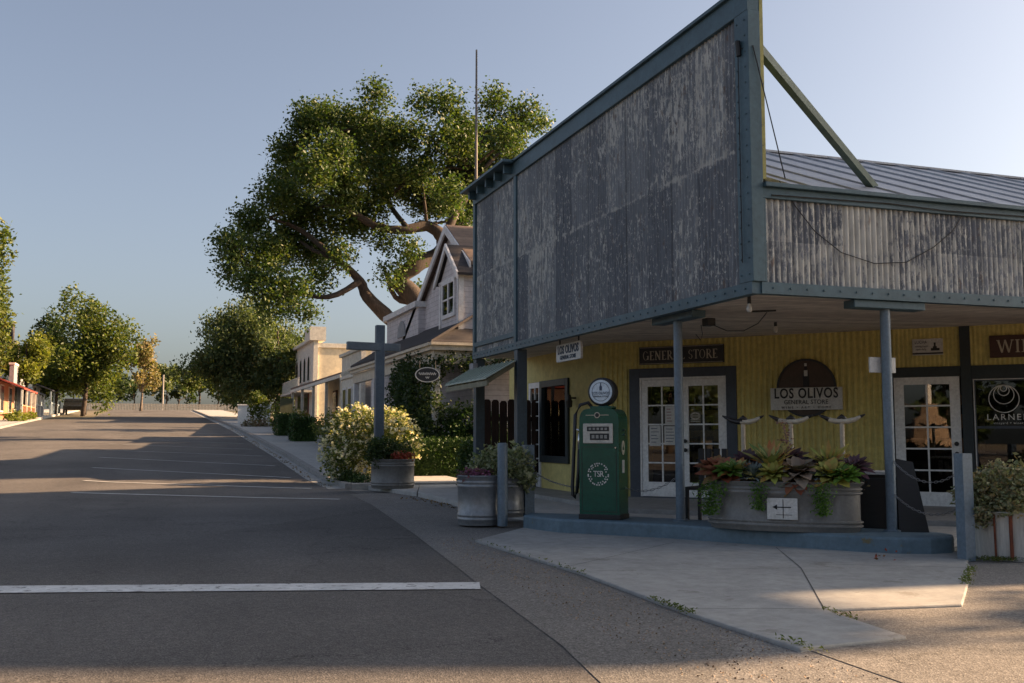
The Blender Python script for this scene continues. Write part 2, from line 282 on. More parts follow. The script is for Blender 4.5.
# ------------------------------------------------------------------ foliage helpers
def leaf_mesh(name, P, size, mat, parent=None, asp=.55, up=.0, flip=None, org=None):
    """P: n x 3 leaf centres in world; a folded four-point leaf at each, at random angles"""
    n = len(P); a = RNG.normal(size=(n,3)); a[:,2] = a[:,2]*.7-up; a /= np.linalg.norm(a, axis=1)[:,None]
    b = RNG.normal(size=(n,3)); b -= (b*a).sum(1)[:,None]*a; b /= np.linalg.norm(b, axis=1)[:,None]
    c = np.cross(a, b); s = size*(.6+.8*RNG.random(n))[:,None]
    V = np.stack([P-a*s*.5, P+b*s*asp*.5+c*s*.10, P+a*s*.5, P-b*s*asp*.5+c*s*.10], 1).reshape(-1,3)
    o0 = np.array(WL[parent]) if parent is not None else (np.array(org) if org is not None else np.array([P[:,0].mean(), P[:,1].mean(), P[:,2].min()]))
    V = V-o0; me = bpy.data.meshes.new(name)
    me.vertices.add(4*n); me.vertices.foreach_set('co', V.astype(np.float32).ravel())
    me.loops.add(6*n); me.polygons.add(2*n)
    q = (np.arange(n)*4)[:,None]; idx = np.concatenate([q, q+1, q+2, q, q+2, q+3], 1).astype(np.int32)
    me.loops.foreach_set('vertex_index', idx.ravel()); me.polygons.foreach_set('loop_start', np.arange(0, 6*n, 3, dtype=np.int32)); me.polygons.foreach_set('loop_total', np.full(2*n, 3, np.int32))
    me.update(calc_edges=True); me.materials.append(mat); o = bpy.data.objects.new(name, me); COL.objects.link(o)
    if parent is not None: o.parent = parent; WL[o] = Vector(o0)
    else: o.location = o0; WL[o] = Vector(o0)
    return o
def clump_points(clumps, n, twig=10, tr=.3, shell=.45):
    """clumps (x,y,z,rx[,ry,rz]); leaves gather in twigs near the outside of each clump"""
    vol = np.array([(c[3]*(c[4] if len(c) > 4 else c[3])*(c[5] if len(c) > 5 else c[3]))**.667 for c in clumps]); vol /= vol.sum(); out = []
    for c, f in zip(clumps, vol):
        k = max(3, int(n*f/twig)); rad = np.array([c[3], c[4] if len(c) > 4 else c[3], c[5] if len(c) > 5 else c[3]])
        d = RNG.normal(size=(k,3)); d /= np.linalg.norm(d, axis=1)[:,None]; rr = (shell+(1-shell)*RNG.random(k))**.8*(.85+.3*RNG.random(k))
        t = np.array(c[:3])+d*rr[:,None]*rad
        out.append((t[:,None,:]+RNG.normal(size=(k,twig,3))*tr*.5).reshape(-1,3))
    return np.concatenate(out)
def limb_build(limbs, mat, parent, name='trunk', n=8):
    mb = MB()
    for pts, r0, r1 in limbs:
        # smooth the polyline
        P = [Vector(p) for p in pts]; Q = []
        for i in range(len(P)-1):
            p0, p1, p2, p3 = P[max(i-1,0)], P[i], P[i+1], P[min(i+2, len(P)-1)]
            for t in (0, .25, .5, .75):
                Q.append(.5*((2*p1)+(-p0+p2)*t+(2*p0-5*p1+4*p2-p3)*t*t+(-p0+3*p1-3*p2+p3)*t**3))
        Q.append(P[-1]); m = len(Q)
        mb.tube(Q, [(r0+(r1-r0)*i/(m-1))*(1+.12*random.uniform(-1,1)) for i in range(m)], n)
    return mb.build(name, mat, parent, smooth=True)
def simple_tree(name, label, base, h, rx, rz, leaf, n, size, group=None, bark=None, nc=16, crown_z=None, ry=None, twig=10, tr=.45, droop=0, cat='tree', trunk_r=None, limbs=5, Q=(.35,.95), RR=(.16,.42)):
    t = empty(name, base, label, cat, group); ry = ry or rx; cz = base[2]+(crown_z if crown_z else h-rz); cl = []
    for i in range(nc):
        d = Vector((random.gauss(0,1), random.gauss(0,1), random.gauss(0,1))).normalized(); q = random.uniform(*Q)
        rr = random.uniform(*RR)*(1.15-.35*q); cl.append((base[0]+d.x*q*rx, base[1]+d.y*q*ry, cz+d.z*q*rz, rr*rx, rr*ry, rr*rz*.9))
    P = clump_points(cl, n, twig, tr, .3)
    P[:,2] = np.maximum(P[:,2], base[2]+.15)
    leaf_mesh('crown', P, size, leaf, t, up=droop)
    r = trunk_r or h*.022; L = [([(base[0], base[1], base[2]-.1), (base[0]+.05*rx, base[1], base[2]+(cz-base[2])*.5), (base[0], base[1], cz+rz*.4)], r, r*.35)]
    for i in range(limbs):
        c = cl[i*2 % nc]; z0 = base[2]+(cz-base[2])*random.uniform(.35, .8); L.append(([(base[0], base[1], z0), ((base[0]+c[0])/2, (base[1]+c[1])/2, (z0+c[2])/2+.2), c[:3]], r*.5, r*.12))
    limb_build(L, bark or BARK, t, n=6); return t
def shrub(name, label, cl, n, size, mat, cat='shrub', group=None, twig=8, tr=.12, asp=.55, shell=.5, zmin=None, extra=None):
    P = clump_points(cl, n, twig, tr, shell)
    if zmin is not None: P[:,2] = np.maximum(P[:,2], zmin+.02*RNG.random(len(P)))
    if extra is None: return tag(leaf_mesh(name, P, size, mat, asp=asp), label, cat, group)
    t = empty(name, (np.mean([c[0] for c in cl]), np.mean([c[1] for c in cl]), zmin or 0), label, cat, group)
    leaf_mesh('foliage', P, size, mat, t, asp=asp)
    nm, mt, k, sz = extra; P2 = clump_points(cl, k*5, 5, .05, .92)
    if zmin is not None: P2 = P2[P2[:,2] > zmin+.1]
    leaf_mesh(nm, P2, sz, mt, t, asp=.9); return t
def blade(mb, base, az, length, width, pitch, curl, n=4, tip=.15, belly=.45):
    """one fleshy leaf: a tapering, cupped strip that leaves base at the pitch angle and curls"""
    h = Vector((math.cos(az), math.sin(az), 0)); side = Vector((-math.sin(az), math.cos(az), 0)); p = Vector(base); a = pitch; rows = []
    for i in range(n+1):
        t = i/n; wd = width*(tip+(1-tip)*math.sin(PI*min(1, (t*(1-belly*.2)+.12)))**.8) if i < n else width*.08
        nrm = Vector((-h.x*math.sin(a), -h.y*math.sin(a), math.cos(a)))
        rows.append([mb.pt(p-side*wd/2+nrm*wd*.14), mb.pt(p), mb.pt(p+side*wd/2+nrm*wd*.14)])
        p = p+(h*math.cos(a)+Vector((0,0,1))*math.sin(a))*length/n; a -= curl/n
    for r0, r1 in zip(rows, rows[1:]):
        mb.f.append([r0[0], r0[1], r1[1], r1[0]]); mb.f.append([r0[1], r0[2], r1[2], r1[1]])
def rosette(c, n, length, width, p0, p1, curl, tip=.3):
    mb = MB(); g = 2.39996
    for i in range(n):
        t = i/(n-1); blade(mb, (c[0]+.01*math.cos(i*g), c[1]+.01*math.sin(i*g), c[2]+.05*t*length), i*g+random.uniform(-.1,.1), length*(1-.45*t)*random.uniform(.85,1.1), width*(1-.3*t), p0+(p1-p0)*t, curl, tip=tip)
    return mb

# ================================================================== GROUND
GP = [(-80,0),(22,0),(25,.03),(28,.1),(32.2,.33),(36.4,.57),(41.7,.82),(48.7,1.16),(55.8,1.5),(67,1.95),(83.5,2.56),(100,3.2),(130,4.3),(160,5.0),(500,6.0)]
def G(y):
    for (a, za), (b, zb) in zip(GP, GP[1:]):
        if y <= b: return za+(zb-za)*(y-a)/(b-a)
    return GP[-1][1]
def sheet(name, xs, ys, dz, mat, wob=0):
    mb = MB(); I = [[mb.pt((x if not callable(x) else x(y), y, G(y)+dz)) for x in xs] for y in ys]
    for a, b in zip(I, I[1:]):
        for j in range(len(xs)-1): mb.f.append([a[j], a[j+1], b[j+1], b[j]])
    return struct(mb.build(name, mat, smooth=True))
yy = sorted(set([-80,-40,-10] + list(range(0, 136, 2)) + [140,150,160,200,300,500,900]))
sheet('ground', [-500,-120,-40,-15,0,15,40,120,500], yy, -.045, EARTH)
xl = lambda y: -7.5 if y < 78 else (-7.5+3.0*min(1, (y-78)/8))
ys = [y for y in yy if 20 <= y <= 128]
road = MB()
def strip(xa, xb, ys, dz):
    I = [[road.pt((xa(y), y, G(y)+dz)), road.pt((xb(y), y, G(y)+dz))] for y in ys]
    for a, b in zip(I, I[1:]): road.f.append([a[0], a[1], b[1], b[0]])
strip(xl, lambda y: 4.35, ys, 0)
strip(lambda y: -60, lambda y: 60, [-40,-10,0,4,8,12,16,20], 0)
strip(lambda y: -60, lambda y: 60, [128,129.5,131,132.5,134], 0)
struct(road.build('road', ASPH))
def ground_poly(name, pts, z, mat, th=None):
    mb = MB()
    if th: mb.prism(pts, z-th, z)
    else: mb.poly([(x, y, z) for x, y in pts])
    return struct(mb.build(name, mat, bevel=.012 if th else 0))
ground_poly('shoulder', [(2.26,5.01),(2.43,5.98),(2.72,8.56),(3.27,13.07),(3.89,18.89),(4.25,24.1),(4.6,24.3),(5.5,22),(9,22),(9,9.6),(26,9.6),(26,6.2),(12,6.0),(7.2,4.5),(6,-3),(3.2,-8),(2.2,-2)], .004, SHOULD)
ground_poly('driveway', [(4.55,5.37),(4.68,6.39),(5.8,6.23),(7.45,7.85),(7.9,8.35),(9.5,8.9),(26,8.9),(26,3.2),(7,3.4),(3.70,3.2),(3.76,4.9),(3.78,5.40)], .008, asphalt('driveway_asphalt', (.20,.187,.17), .5, True, .9))
ground_poly('apron', [(3.73,11.93),(3.79,8.77),(3.67,6.57),(3.69,5.29),(4.55,5.37),(4.68,6.39),(5.8,6.23),(7.45,7.85),(7.8,8.3),(8.7,9.0),(8.0,11),(5.2,14.0),(4.85,13.3)], .03, CONC, .06)
mb = MB()      # joints in the apron slab
for a, b in (((4.68,6.39),(3.69,6.75)), ((5.9,10.9),(3.79,9.2)), ((4.68,6.39),(5.9,8.4)), ((5.9,8.4),(6.7,10.0)), ((5.9,8.4),(3.75,8.9)), ((7.4,7.9),(6.2,8.6))):
    a, b = Vector((*a, .0325)), Vector((*b, .0325)); d = (b-a).normalized(); s = Vector((-d.y, d.x, 0))*.004; mb.poly([a-s, b-s, b+s, a+s])
struct(mb.build('pavement_joint', INK))
ground_poly('porch_floor', [(6.0,13.2),(7.2,11.2),(8.6,9.6),(22,9.6),(22,19),(9,19),(9,24),(6.1,24),(5.3,21),(5.25,16.6),(5.4,14.2)], .10, M('porch_concrete', (.42,.41,.385), .8, (.34,.33,.31), 1.4, .3, .7, .25), .14)
ground_poly('store_floor', [(6.9,14.4),(8.2,12.9),(9.2,11.6),(10.5,10.3),(12,9.7),(22,9.7),(22,18.9),(8.9,18.9),(8.9,22),(7.0,22)], .17, M('step_concrete', (.30,.295,.28), .8, (.23,.225,.215), 1.4, .3, .7, .25), .08)
# sidewalk up the street with its kerb
def walk(name, x0, x1, ys, dz, th, mat):
    mb = MB(); I = [[mb.pt((x0, y, G(y)+dz-th)), mb.pt((x0, y, G(y)+dz)), mb.pt((x1, y, G(y)+dz)), mb.pt((x1, y, G(y)+dz-th))] for y in ys]
    for a, b in zip(I, I[1:]):
        for j in range(3): mb.f.append([a[j], a[j+1], b[j+1], b[j]])
    mb.f.append(I[0]); mb.f.append(I[-1][::-1]); return struct(mb.build(name, mat))
wy = [24.3]+[y for y in yy if 26 <= y <= 126]
walk('kerb', 4.35, 4.52, wy, .125, .3, M('kerb_stone', (.30,.29,.27), .85, (.22,.21,.2), 2)); walk('sidewalk', 4.523, 7.6, wy, .115, .3, WALK)
walk('kerb', xl(20)-.16, xl(20), [y for y in yy if 20 <= y <= 78], .12, .3, MATS['kerb_stone']); walk('sidewalk', -11.0, xl(20)-.163, [y for y in yy if 20 <= y <= 126], .112, .3, WALK)
ground_poly('sidewalk', [(4.9,24.28),(5.3,21.1),(6.1,24.0),(9,24.0),(9,24.28)], .09, WALK, .12)
mb = MB()      # gutter pan beside the kerb
for a, b in zip(wy, wy[1:]): mb.poly([(3.95, a, G(a)+.005), (4.347, a, G(a)+.005), (4.347, b, G(b)+.005), (3.95, b, G(b)+.005)])
struct(mb.build('gutter', CONC))
# paint
def line(a, b, wd, n=8, dz=.008):
    mb = MB(); a, b = Vector((*a, 0)), Vector((*b, 0)); d = (b-a).normalized(); s = Vector((-d.y, d.x, 0))*wd/2
    P = [a+(b-a)*i/n for i in range(n+1)]; I = [[mb.pt((q.x, q.y, G(p.y)+dz)) for q in (p-s, p+s)] for p in P]
    for u, v in zip(I, I[1:]): mb.f.append([u[0], u[1], v[1], v[0]])
    return struct(mb.build('road_marking', WHITE_LINE))
line((2.70,8.49), (-7.2,11.40), .40)
THIN = M('worn_paint', (.58,.58,.57), .75, (.42,.42,.41), 3, .4, .65, spots=((.15,.145,.14), 7, .64)); WL_ = WHITE_LINE; WHITE_LINE = THIN
for k in range(11): line((3.6,20.7+3.9*k), (-1.65,24.6+3.9*k), .16)
WHITE_LINE = WL_

# ================================================================== GENERAL STORE
ST = empty('general_store', (8, 12, 0), 'yellow corner store with a tall flaking blue corrugated false front over its porch', 'store')
X0, Y0, YE, YD = 6.17, 9.5, 19.75, 17.22
ff = frame((X0, 0, 0), (0,-1,0))        # outward -X ; local x = -Y
def FB(): return MB(ff)
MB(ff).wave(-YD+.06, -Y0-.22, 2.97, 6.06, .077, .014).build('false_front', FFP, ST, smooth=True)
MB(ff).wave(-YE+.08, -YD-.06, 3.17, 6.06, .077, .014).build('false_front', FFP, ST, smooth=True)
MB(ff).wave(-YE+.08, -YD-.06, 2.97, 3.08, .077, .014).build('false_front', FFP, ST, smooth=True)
m = MB().box(X0+.03, X0+.12, Y0+.1, YE, 2.9, 6.24).build('false_front_backing', YELP, ST)
m = MB().box(X0-.05, X0+.06, Y0-.03, YE+.05, 2.84, 2.972)
for k in range(48): y = Y0+.1+k*.214; m.box(X0-.062, X0-.05, y, y+.02, 2.90, 2.92)
m.build('fascia_board', TEAL, ST)
m = MB().box(X0-.055, X0+.13, Y0-.05, YE+.05, 6.04, 6.30).box(X0-.10, X0+.17, Y0-.09, YE+.12, 6.30, 6.345)
m.build('top_board', TEAL, ST, bevel=.006)
m = MB()
for k in range(5): y = YD+.15+k*.55; m.box(X0-.20, X0-.056, y, y+.07, 6.12, 6.28)
m.box(X0-.30, X0-.101, YD-.05, YE+.15, 6.283, 6.33).build('eave_bracket', TEAL, ST)
MB().box(X0-.05, X0+.02, YD-.06, YD+.06, 2.973, 6.039).build('batten', TEAL, ST, bevel=.005)
MB().box(X0-.05, X0+.02, YE-.08, YE+.04, 2.973, 6.039).build('batten', TEAL, ST, bevel=.005)
MB().box(X0-.048, X0+.02, YD+.061, YE-.081, 3.08, 3.17).build('batten', TEAL, ST, bevel=.005)
m = MB().box(X0-.055, X0+.10, Y0-.06, Y0+.22, 2.973, 6.039)
for k in range(17):
    z = 3.05+k*.18; m.box(X0-.066, X0-.055, Y0+.0, Y0+.02, z, z+.02); m.box(X0-.066, X0-.055, Y0+.16, Y0+.18, z, z+.02)
m.build('corner_board', TEAL, ST, bevel=.006)
MB().box(X0+.103, X0+.145, Y0-.055, Y0+.10, 4.12, 6.29).build('corner_post_back', M('yellow_green', (.36,.33,.10), .6, spots=((.10,.10,.05), 6, .62)), ST)
# side parapet along the cross street
XE = 21.0; sp = frame((0, Y0, 0), (1,0,0))
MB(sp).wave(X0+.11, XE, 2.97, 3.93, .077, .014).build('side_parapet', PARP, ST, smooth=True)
MB().box(X0+.105, XE, Y0+.03, Y0+.10, 2.9, 4.03).build('parapet_backing', YELP, ST)
m = MB().box(X0+.061, XE, Y0-.05, Y0+.06, 2.842, 2.97)
for k in range(60): x = X0+.2+k*.22; m.box(x, x+.02, Y0-.062, Y0-.05, 2.90, 2.92)
m.build('fascia_board', TEAL, ST)
MB().box(X0+.101, XE, Y0-.05, Y0+.13, 3.91, 4.03).box(X0+.101, XE, Y0-.11, Y0+.17, 4.03, 4.08).build('parapet_cornice', TEAL, ST, bevel=.006)
MB().box(X0+.101, X0+.13, Y0-.055, Y0-.012, 2.972, 3.908).build('corner_board', TEAL, ST, bevel=.005)
# canopy ceiling
W0 = Vector((7.94, 17.51, 0)); EX = Vector((.673, -.740, 0)).normalized(); W1 = W0+EX*10.3
m = MB(); A = [(X0+.07,Y0+.07,2.87),(XE,Y0+.07,2.87),(W1.x,W1.y,3.04),(W0.x,W0.y,3.03),(W0.x,YE+2,3.03),(X0+.07,YE,2.87)]
m.slab([A[0],A[2],A[3]], (0,0,.04)).slab([A[0],A[1],A[2]], (0,0,.04)).slab([A[0],A[3],A[5]], (0,0,.04)).slab([A[3],A[4],A[5]], (0,0,.04)).build('canopy_ceiling', CEIL, ST)
# posts with capitals
def pipe_post(x, y, zt, cap):
    p = MB().tube([(x,y,.2),(x,y,zt)], .058, 16).tube([(x,y,.2),(x,y,.225)], .10, 12).build('canopy_post', POST, ST, smooth=False, auto=40)
    c = MB()
    if cap == 'y': c.box(x-.10, x+.10, y-.55, y+.55, zt, zt+.09)
    else: c.box(x-.5, x+.5, y-.10, y+.10, zt, zt+.09)
    q = c.build('capital', TEAL, p, bevel=.01)
pipe_post(6.42, 11.70, 2.775, 'y'); pipe_post(7.98, 9.60, 2.75, 'x')
for y in (YD, YE-.05): MB().box(X0-.03, X0+.16, y-.09, y+.09, .10, 2.838).build('canopy_post', M('post_slate', (.055,.088,.115), .5, spots=((.12,.13,.13), 12, .68)) if y == YD else MATS['post_slate'], ST, bevel=.01)
# diagonal wall
dw = frame(W0, EX)
m = MB(dw); P_, A_ = .10, .013
for a, b, z0, z1 in ((0,.60,.15,3.05),(.60,2.62,2.52,3.05),(2.62,5.09,.15,3.05)): m.wave(a, b, z0, z1, P_, A_, 'sq', 10)
for a, b, z0, z1 in ((5.20,6.25,2.40,3.05),(6.40,10.3,2.40,3.05)): m.wave(a, b, z0, z1, .068, .006, 'sq', 8)
m.build('front_wall', YEL, ST)
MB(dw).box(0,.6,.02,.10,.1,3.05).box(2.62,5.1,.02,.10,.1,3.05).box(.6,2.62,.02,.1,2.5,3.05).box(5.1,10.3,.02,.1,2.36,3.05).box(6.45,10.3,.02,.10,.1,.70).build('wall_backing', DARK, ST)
MB(dw).box(.60,.80,-.04,.06,.15,2.52).box(2.43,2.62,-.04,.06,.15,2.52).box(.801,2.429,-.04,.06,2.35,2.52).build('door_surround', SLATE, ST, bevel=.006)
MB(dw).box(5.09,5.21,-.035,.06,.15,3.05).box(6.255,6.41,-.045,.06,.15,3.05).build('pilaster', TEALD, ST, bevel=.006)
MB(dw).box(5.211,6.254,-.03,.06,2.24,2.40).box(6.411,10.3,-.03,.06,2.19,2.40).build('door_header', TEALD, ST, bevel=.005)
MB(dw).box(6.411,10.3,-.05,.06,.62,.74).build('window_sill', TEAL, ST, bevel=.006); MB(dw).box(6.411,10.3,-.015,.05,.15,.62).build('dado_panel', SLATE, ST)
def glazed_door(fr, s0, s1, z0, z1, cols, rows, kick=.26, st=.11, top=.12, knob=None, y0=-.02, t=.045, parent=None, name='door', mat=None):
    m = MB(fr); mat = mat or WHITE
    m.box(s0, s0+st, y0, y0+t, z0, z1).box(s1-st, s1, y0, y0+t, z0, z1).box(s0+st, s1-st, y0, y0+t, z0, z0+kick).box(s0+st, s1-st, y0, y0+t, z1-top, z1)
    gw, gh = s1-s0-2*st, z1-z0-kick-top
    for i in range(1, cols): x = s0+st+gw*i/cols; m.box(x-.013, x+.013, y0+.006, y0+t-.006, z0+kick, z1-top)
    for i in range(1, rows): z = z0+kick+gh*i/rows; m.box(s0+st, s1-st, y0+.004, y0+t-.004, z-.013, z+.013)
    d = m.build(name, mat, parent)
    MB(fr).box(s0+st-.005, s1-st+.005, y0+t*.45, y0+t*.58, z0+kick-.005, z1-top+.005).build('pane', GLS, d)
    if knob:
        for kz, kn in ((knob[1],'door_knob'), (knob[1]+.16,'deadbolt')): MB(fr).tube([(knob[0], y0-.002, kz), (knob[0], y0-.055, kz)], [.028,.036], 12).build(kn, BLK, d)
    return d
MB(dw).box(.801,.835,-.03,.05,.15,2.349).box(2.395,2.428,-.03,.05,.15,2.349).box(.836,2.394,-.03,.05,2.31,2.349).build('door_frame', WHITE, ST)
glazed_door(dw, .84, 1.612, .19, 2.305, 2, 5, knob=None, parent=ST, name='french_door'); glazed_door(dw, 1.62, 2.39, .19, 2.305, 2, 5, knob=(1.675,1.03), parent=ST, name='french_door')
MB(dw).box(.8,2.43,-.10,.05,.15,.185).build('door_sill', SLATE, ST)
glazed_door(dw, 5.24, 6.23, .15, 2.235, 2, 5, kick=.24, st=.15, knob=(6.16,1.0), parent=ST, name='shop_door')
w = MB(dw).box(6.42,6.46,-.02,.03,.741,2.185).box(9.3,9.34,-.02,.03,.741,2.185).box(6.461,9.299,-.02,.03,2.15,2.185).box(6.461,9.299,-.012,.02,1.40,1.44).build('shop_window', SLATE, ST)
gp = MB(dw).box(6.46,9.3,.006,.014,.742,2.15).build('pane', GLS, w)
MB(dw).box(6.428,6.445,-.028,-.021,.75,2.185).box(6.446,9.3,-.028,-.021,2.168,2.184).build('bead', SIGNW, w)
# decal on the window
cx, cz = 6.86, 1.865; m = MB(dw)
for r, dz in ((.215,0), (.145,.066), (.08,.13), (.045,.163)):
    rings = [[m.pt((cx+q*math.cos(2*PI*j/40), -.001, cz+dz+q*math.sin(2*PI*j/40))) for j in range(40)] for q in (r-.007, r+.006)]
    for j in range(40): m.f.append([rings[0][j], rings[0][(j+1)%40], rings[1][(j+1)%40], rings[1][j]])
m.build('decal', PALEW, w)
text('LARNER', .135, dw @ Matrix.Translation((6.90,.003,1.575)), PALEW, w, 'lettering', .003, gap=1.30); text('vineyard + winery', .05, dw @ Matrix.Translation((6.92,.003,1.485)), PALEW, w, 'lettering', .003, gap=1.2)
# return wall, its window and door
lw = frame((7.94, 17.51, 0), (0,-1,0))     # local x = -(Y-17.51)
MB(lw).box(-1.50,0,0,.1,.1,3.05).box(-3.10,-1.501,0,.1,2.46,3.05).box(-3.10,-1.501,0,.1,.1,.72).box(-5.2,-3.86,0,.1,.1,3.05).box(-3.859,-3.101,0,.1,2.46,3.05).build('return_wall', YELP, ST)
w = MB(lw).box(-3.099,-2.97,-.05,.08,.72,2.46).box(-1.64,-1.502,-.05,.08,.72,2.46).box(-2.969,-1.641,-.05,.08,2.32,2.46).box(-2.969,-1.641,-.05,.08,.72,.86).build('shop_window', TEALD, ST, bevel=.006)
MB(lw).box(-2.97,-1.64,.02,.03,.86,2.32).build('pane', GLS, w)
glazed_door(lw, -3.84, -3.12, .18, 2.45, 2, 6, kick=.3, st=.10, parent=ST, name='side_door')
# roof, back walls
m = MB(); m.slab([(7.2,Y0+.12,4.02),(XE,Y0+.12,4.02),(XE,14.6,6.08),(7.2,14.6,6.08)], (0,0,.05)); m.slab([(7.2,14.6,6.08),(XE,14.6,6.08),(XE,18.6,4.45),(7.2,18.6,4.45)], (0,0,.05))
for k in range(20): x = 7.4+k*.72; m.beam((x,Y0+.15,4.085), (x,14.6,6.145), .05, .035)
m.box(7.2, XE, 14.52, 14.68, 6.12, 6.155).build('roof', ROOFM, ST)
MB().box(8.6, XE, 18.5, 18.6, 0, 4.4).box(XE-.1, XE, 10, 18.5, 0, 4.3).box(8.0, 8.1, 17.6, 22.5, 0, 3.04).slab([(8.7,10.2,2.9),(8.8,10.2,2.9),(8.8,14.6,6.0),(8.7,14.6,6.0)], (0,0,.02)).build('back_wall', YELP, ST)
MB().beam((X0+.16,9.68,5.78), (8.86,10.78,4.53), .09, .10).build('brace', M('brace_green', (.10,.15,.12), .5), ST)
# awning hung under the false front
AW = empty('awning', (5.8, 18.5, 2.3), 'sloping pale green tin awning jutting toward the street below the false front', 'awning')
m = MB(); m.slab([(6.12,17.15,2.62),(6.12,19.85,2.60),(5.42,19.4,2.26),(5.42,16.75,2.27)], (0,0,.02))
for k in range(10): y = 16.95+k*.27; m.beam((6.11,y+.35,2.65), (5.44,y-.02,2.30), .02, .02)
m.build('cover', AWN, AW)
m = MB()
for k in range(6): y = 16.85+k*.48; m.beam((6.1,y+.35,2.575), (5.47,y,2.235), .05, .08)
m.beam((5.46,16.75,2.2), (5.46,19.4,2.19), .04, .09).build('rafter', M('awning_wood', (.26,.25,.17), .7), AW)
m = MB().box(X0-.1, X0-.0, YE-.15, YE+.1, 2.60, 2.75).build('flood_light', GREYW, AW)
# interior
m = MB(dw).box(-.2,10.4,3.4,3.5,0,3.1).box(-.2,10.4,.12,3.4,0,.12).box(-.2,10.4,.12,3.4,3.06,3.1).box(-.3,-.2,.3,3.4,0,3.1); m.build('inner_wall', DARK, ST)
for s0, s1 in ((.3,1.5),(1.8,3.0),(5.6,6.6),(7.6,9.4)):
    m = MB(dw).box(s0,s1,2.2,2.6,.12,.16); g = MB(dw); g2 = MB(dw)
    for k in range(4):
        z = .55+k*.42; m.box(s0, s1, 2.2, 2.6, z, z+.03); s = s0+.05
        while s < s1-.14:
            wd = random.uniform(.05,.13); (g2 if random.random() < .25 else g).box(s, s+wd, 2.25, 2.42, z+.031, z+.031+random.uniform(.12,.3)); s += wd+random.uniform(.01,.05)
    sh = m.build('display_shelf', WOODB, ST); g.build('goods', GOODS, sh); g2.build('goods', WARMI, sh)
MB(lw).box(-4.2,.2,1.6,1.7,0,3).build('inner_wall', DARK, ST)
# wiring on the front
m = MB(); m.tube([(X0-.08,Y0+.10,5.63),(X0+.0,Y0-.07,5.62),(6.5,Y0-.14,4.12)], .007, 5)
P = [(6.5,4.12),(6.7,3.85),(6.95,3.58),(7.3,3.36),(7.75,3.26),(8.2,3.30),(8.6,3.50),(8.9,3.72),(9.05,3.92)]
m.tube([(x,Y0-.03,z) for x, z in P], .006, 5); m.tube([(X0-.075,Y0+.12,z) for z in (5.63,5,4.4,3.8,3.2)], .006, 5)
m.tube([(X0+.2+.8*k,Y0-.065,3.955+.012*((k*7)%3-1)) for k in range(16)], .007, 5); m.tube([(X0-.075,Y0+.1,5.55),(X0-.09,Y0+.1,5.72)], .03, 8)
tag(m.build('overhead_cable', BLK), 'thin black cable hanging from the false front corner and drooping across the side panels', 'cable')
# fixtures below the canopy
def bulb(x, y, z, label):
    t = empty('hanging_bulb', (x, y, z), label, 'light bulb'); MB().tube([(x,y,2.89),(x,y,z+.10)], .02, 8).tube([(x,y,z+.05),(x,y,z+.10)], .022, 10).build('socket', BLK, t)
    MB().lathe([(.006,-.05),(.026,-.04),(.034,-.015),(.03,.015),(.02,.04),(.018,.06)], (x,y,z), 12).build('glass_bulb', BULB, t, smooth=True)
bulb(6.32, 9.85, 2.73, 'clear light bulb hanging at the outer corner of the canopy'); bulb(8.25, 12.2, 2.78, 'light bulb under the canopy above the round store sign')
t = empty('flood_light', (6.75,11.6,2.75), 'small dark spotlight with dangling wire under the canopy beside the pipe post', 'spotlight')
MB().box(6.66,6.78,11.35,11.5,2.70,2.80).build('lamp_body', BLK, t, bevel=.01); MB().tube([(6.75,11.4,2.72),(6.85,11.2,2.62),(7.0,11.05,2.61),(7.15,10.95,2.7),(7.25,10.9,2.84)], .006, 5).tube([(6.65,11.5,2.72),(6.68,11.52,2.6),(6.64,11.5,2.52),(6.6,11.55,2.6)], .006, 5).build('wire', BLK, t); MB().beam((7.1,11.05,2.86), (7.35,10.85,2.86), .03, .02).build('bracket', BLK, t)

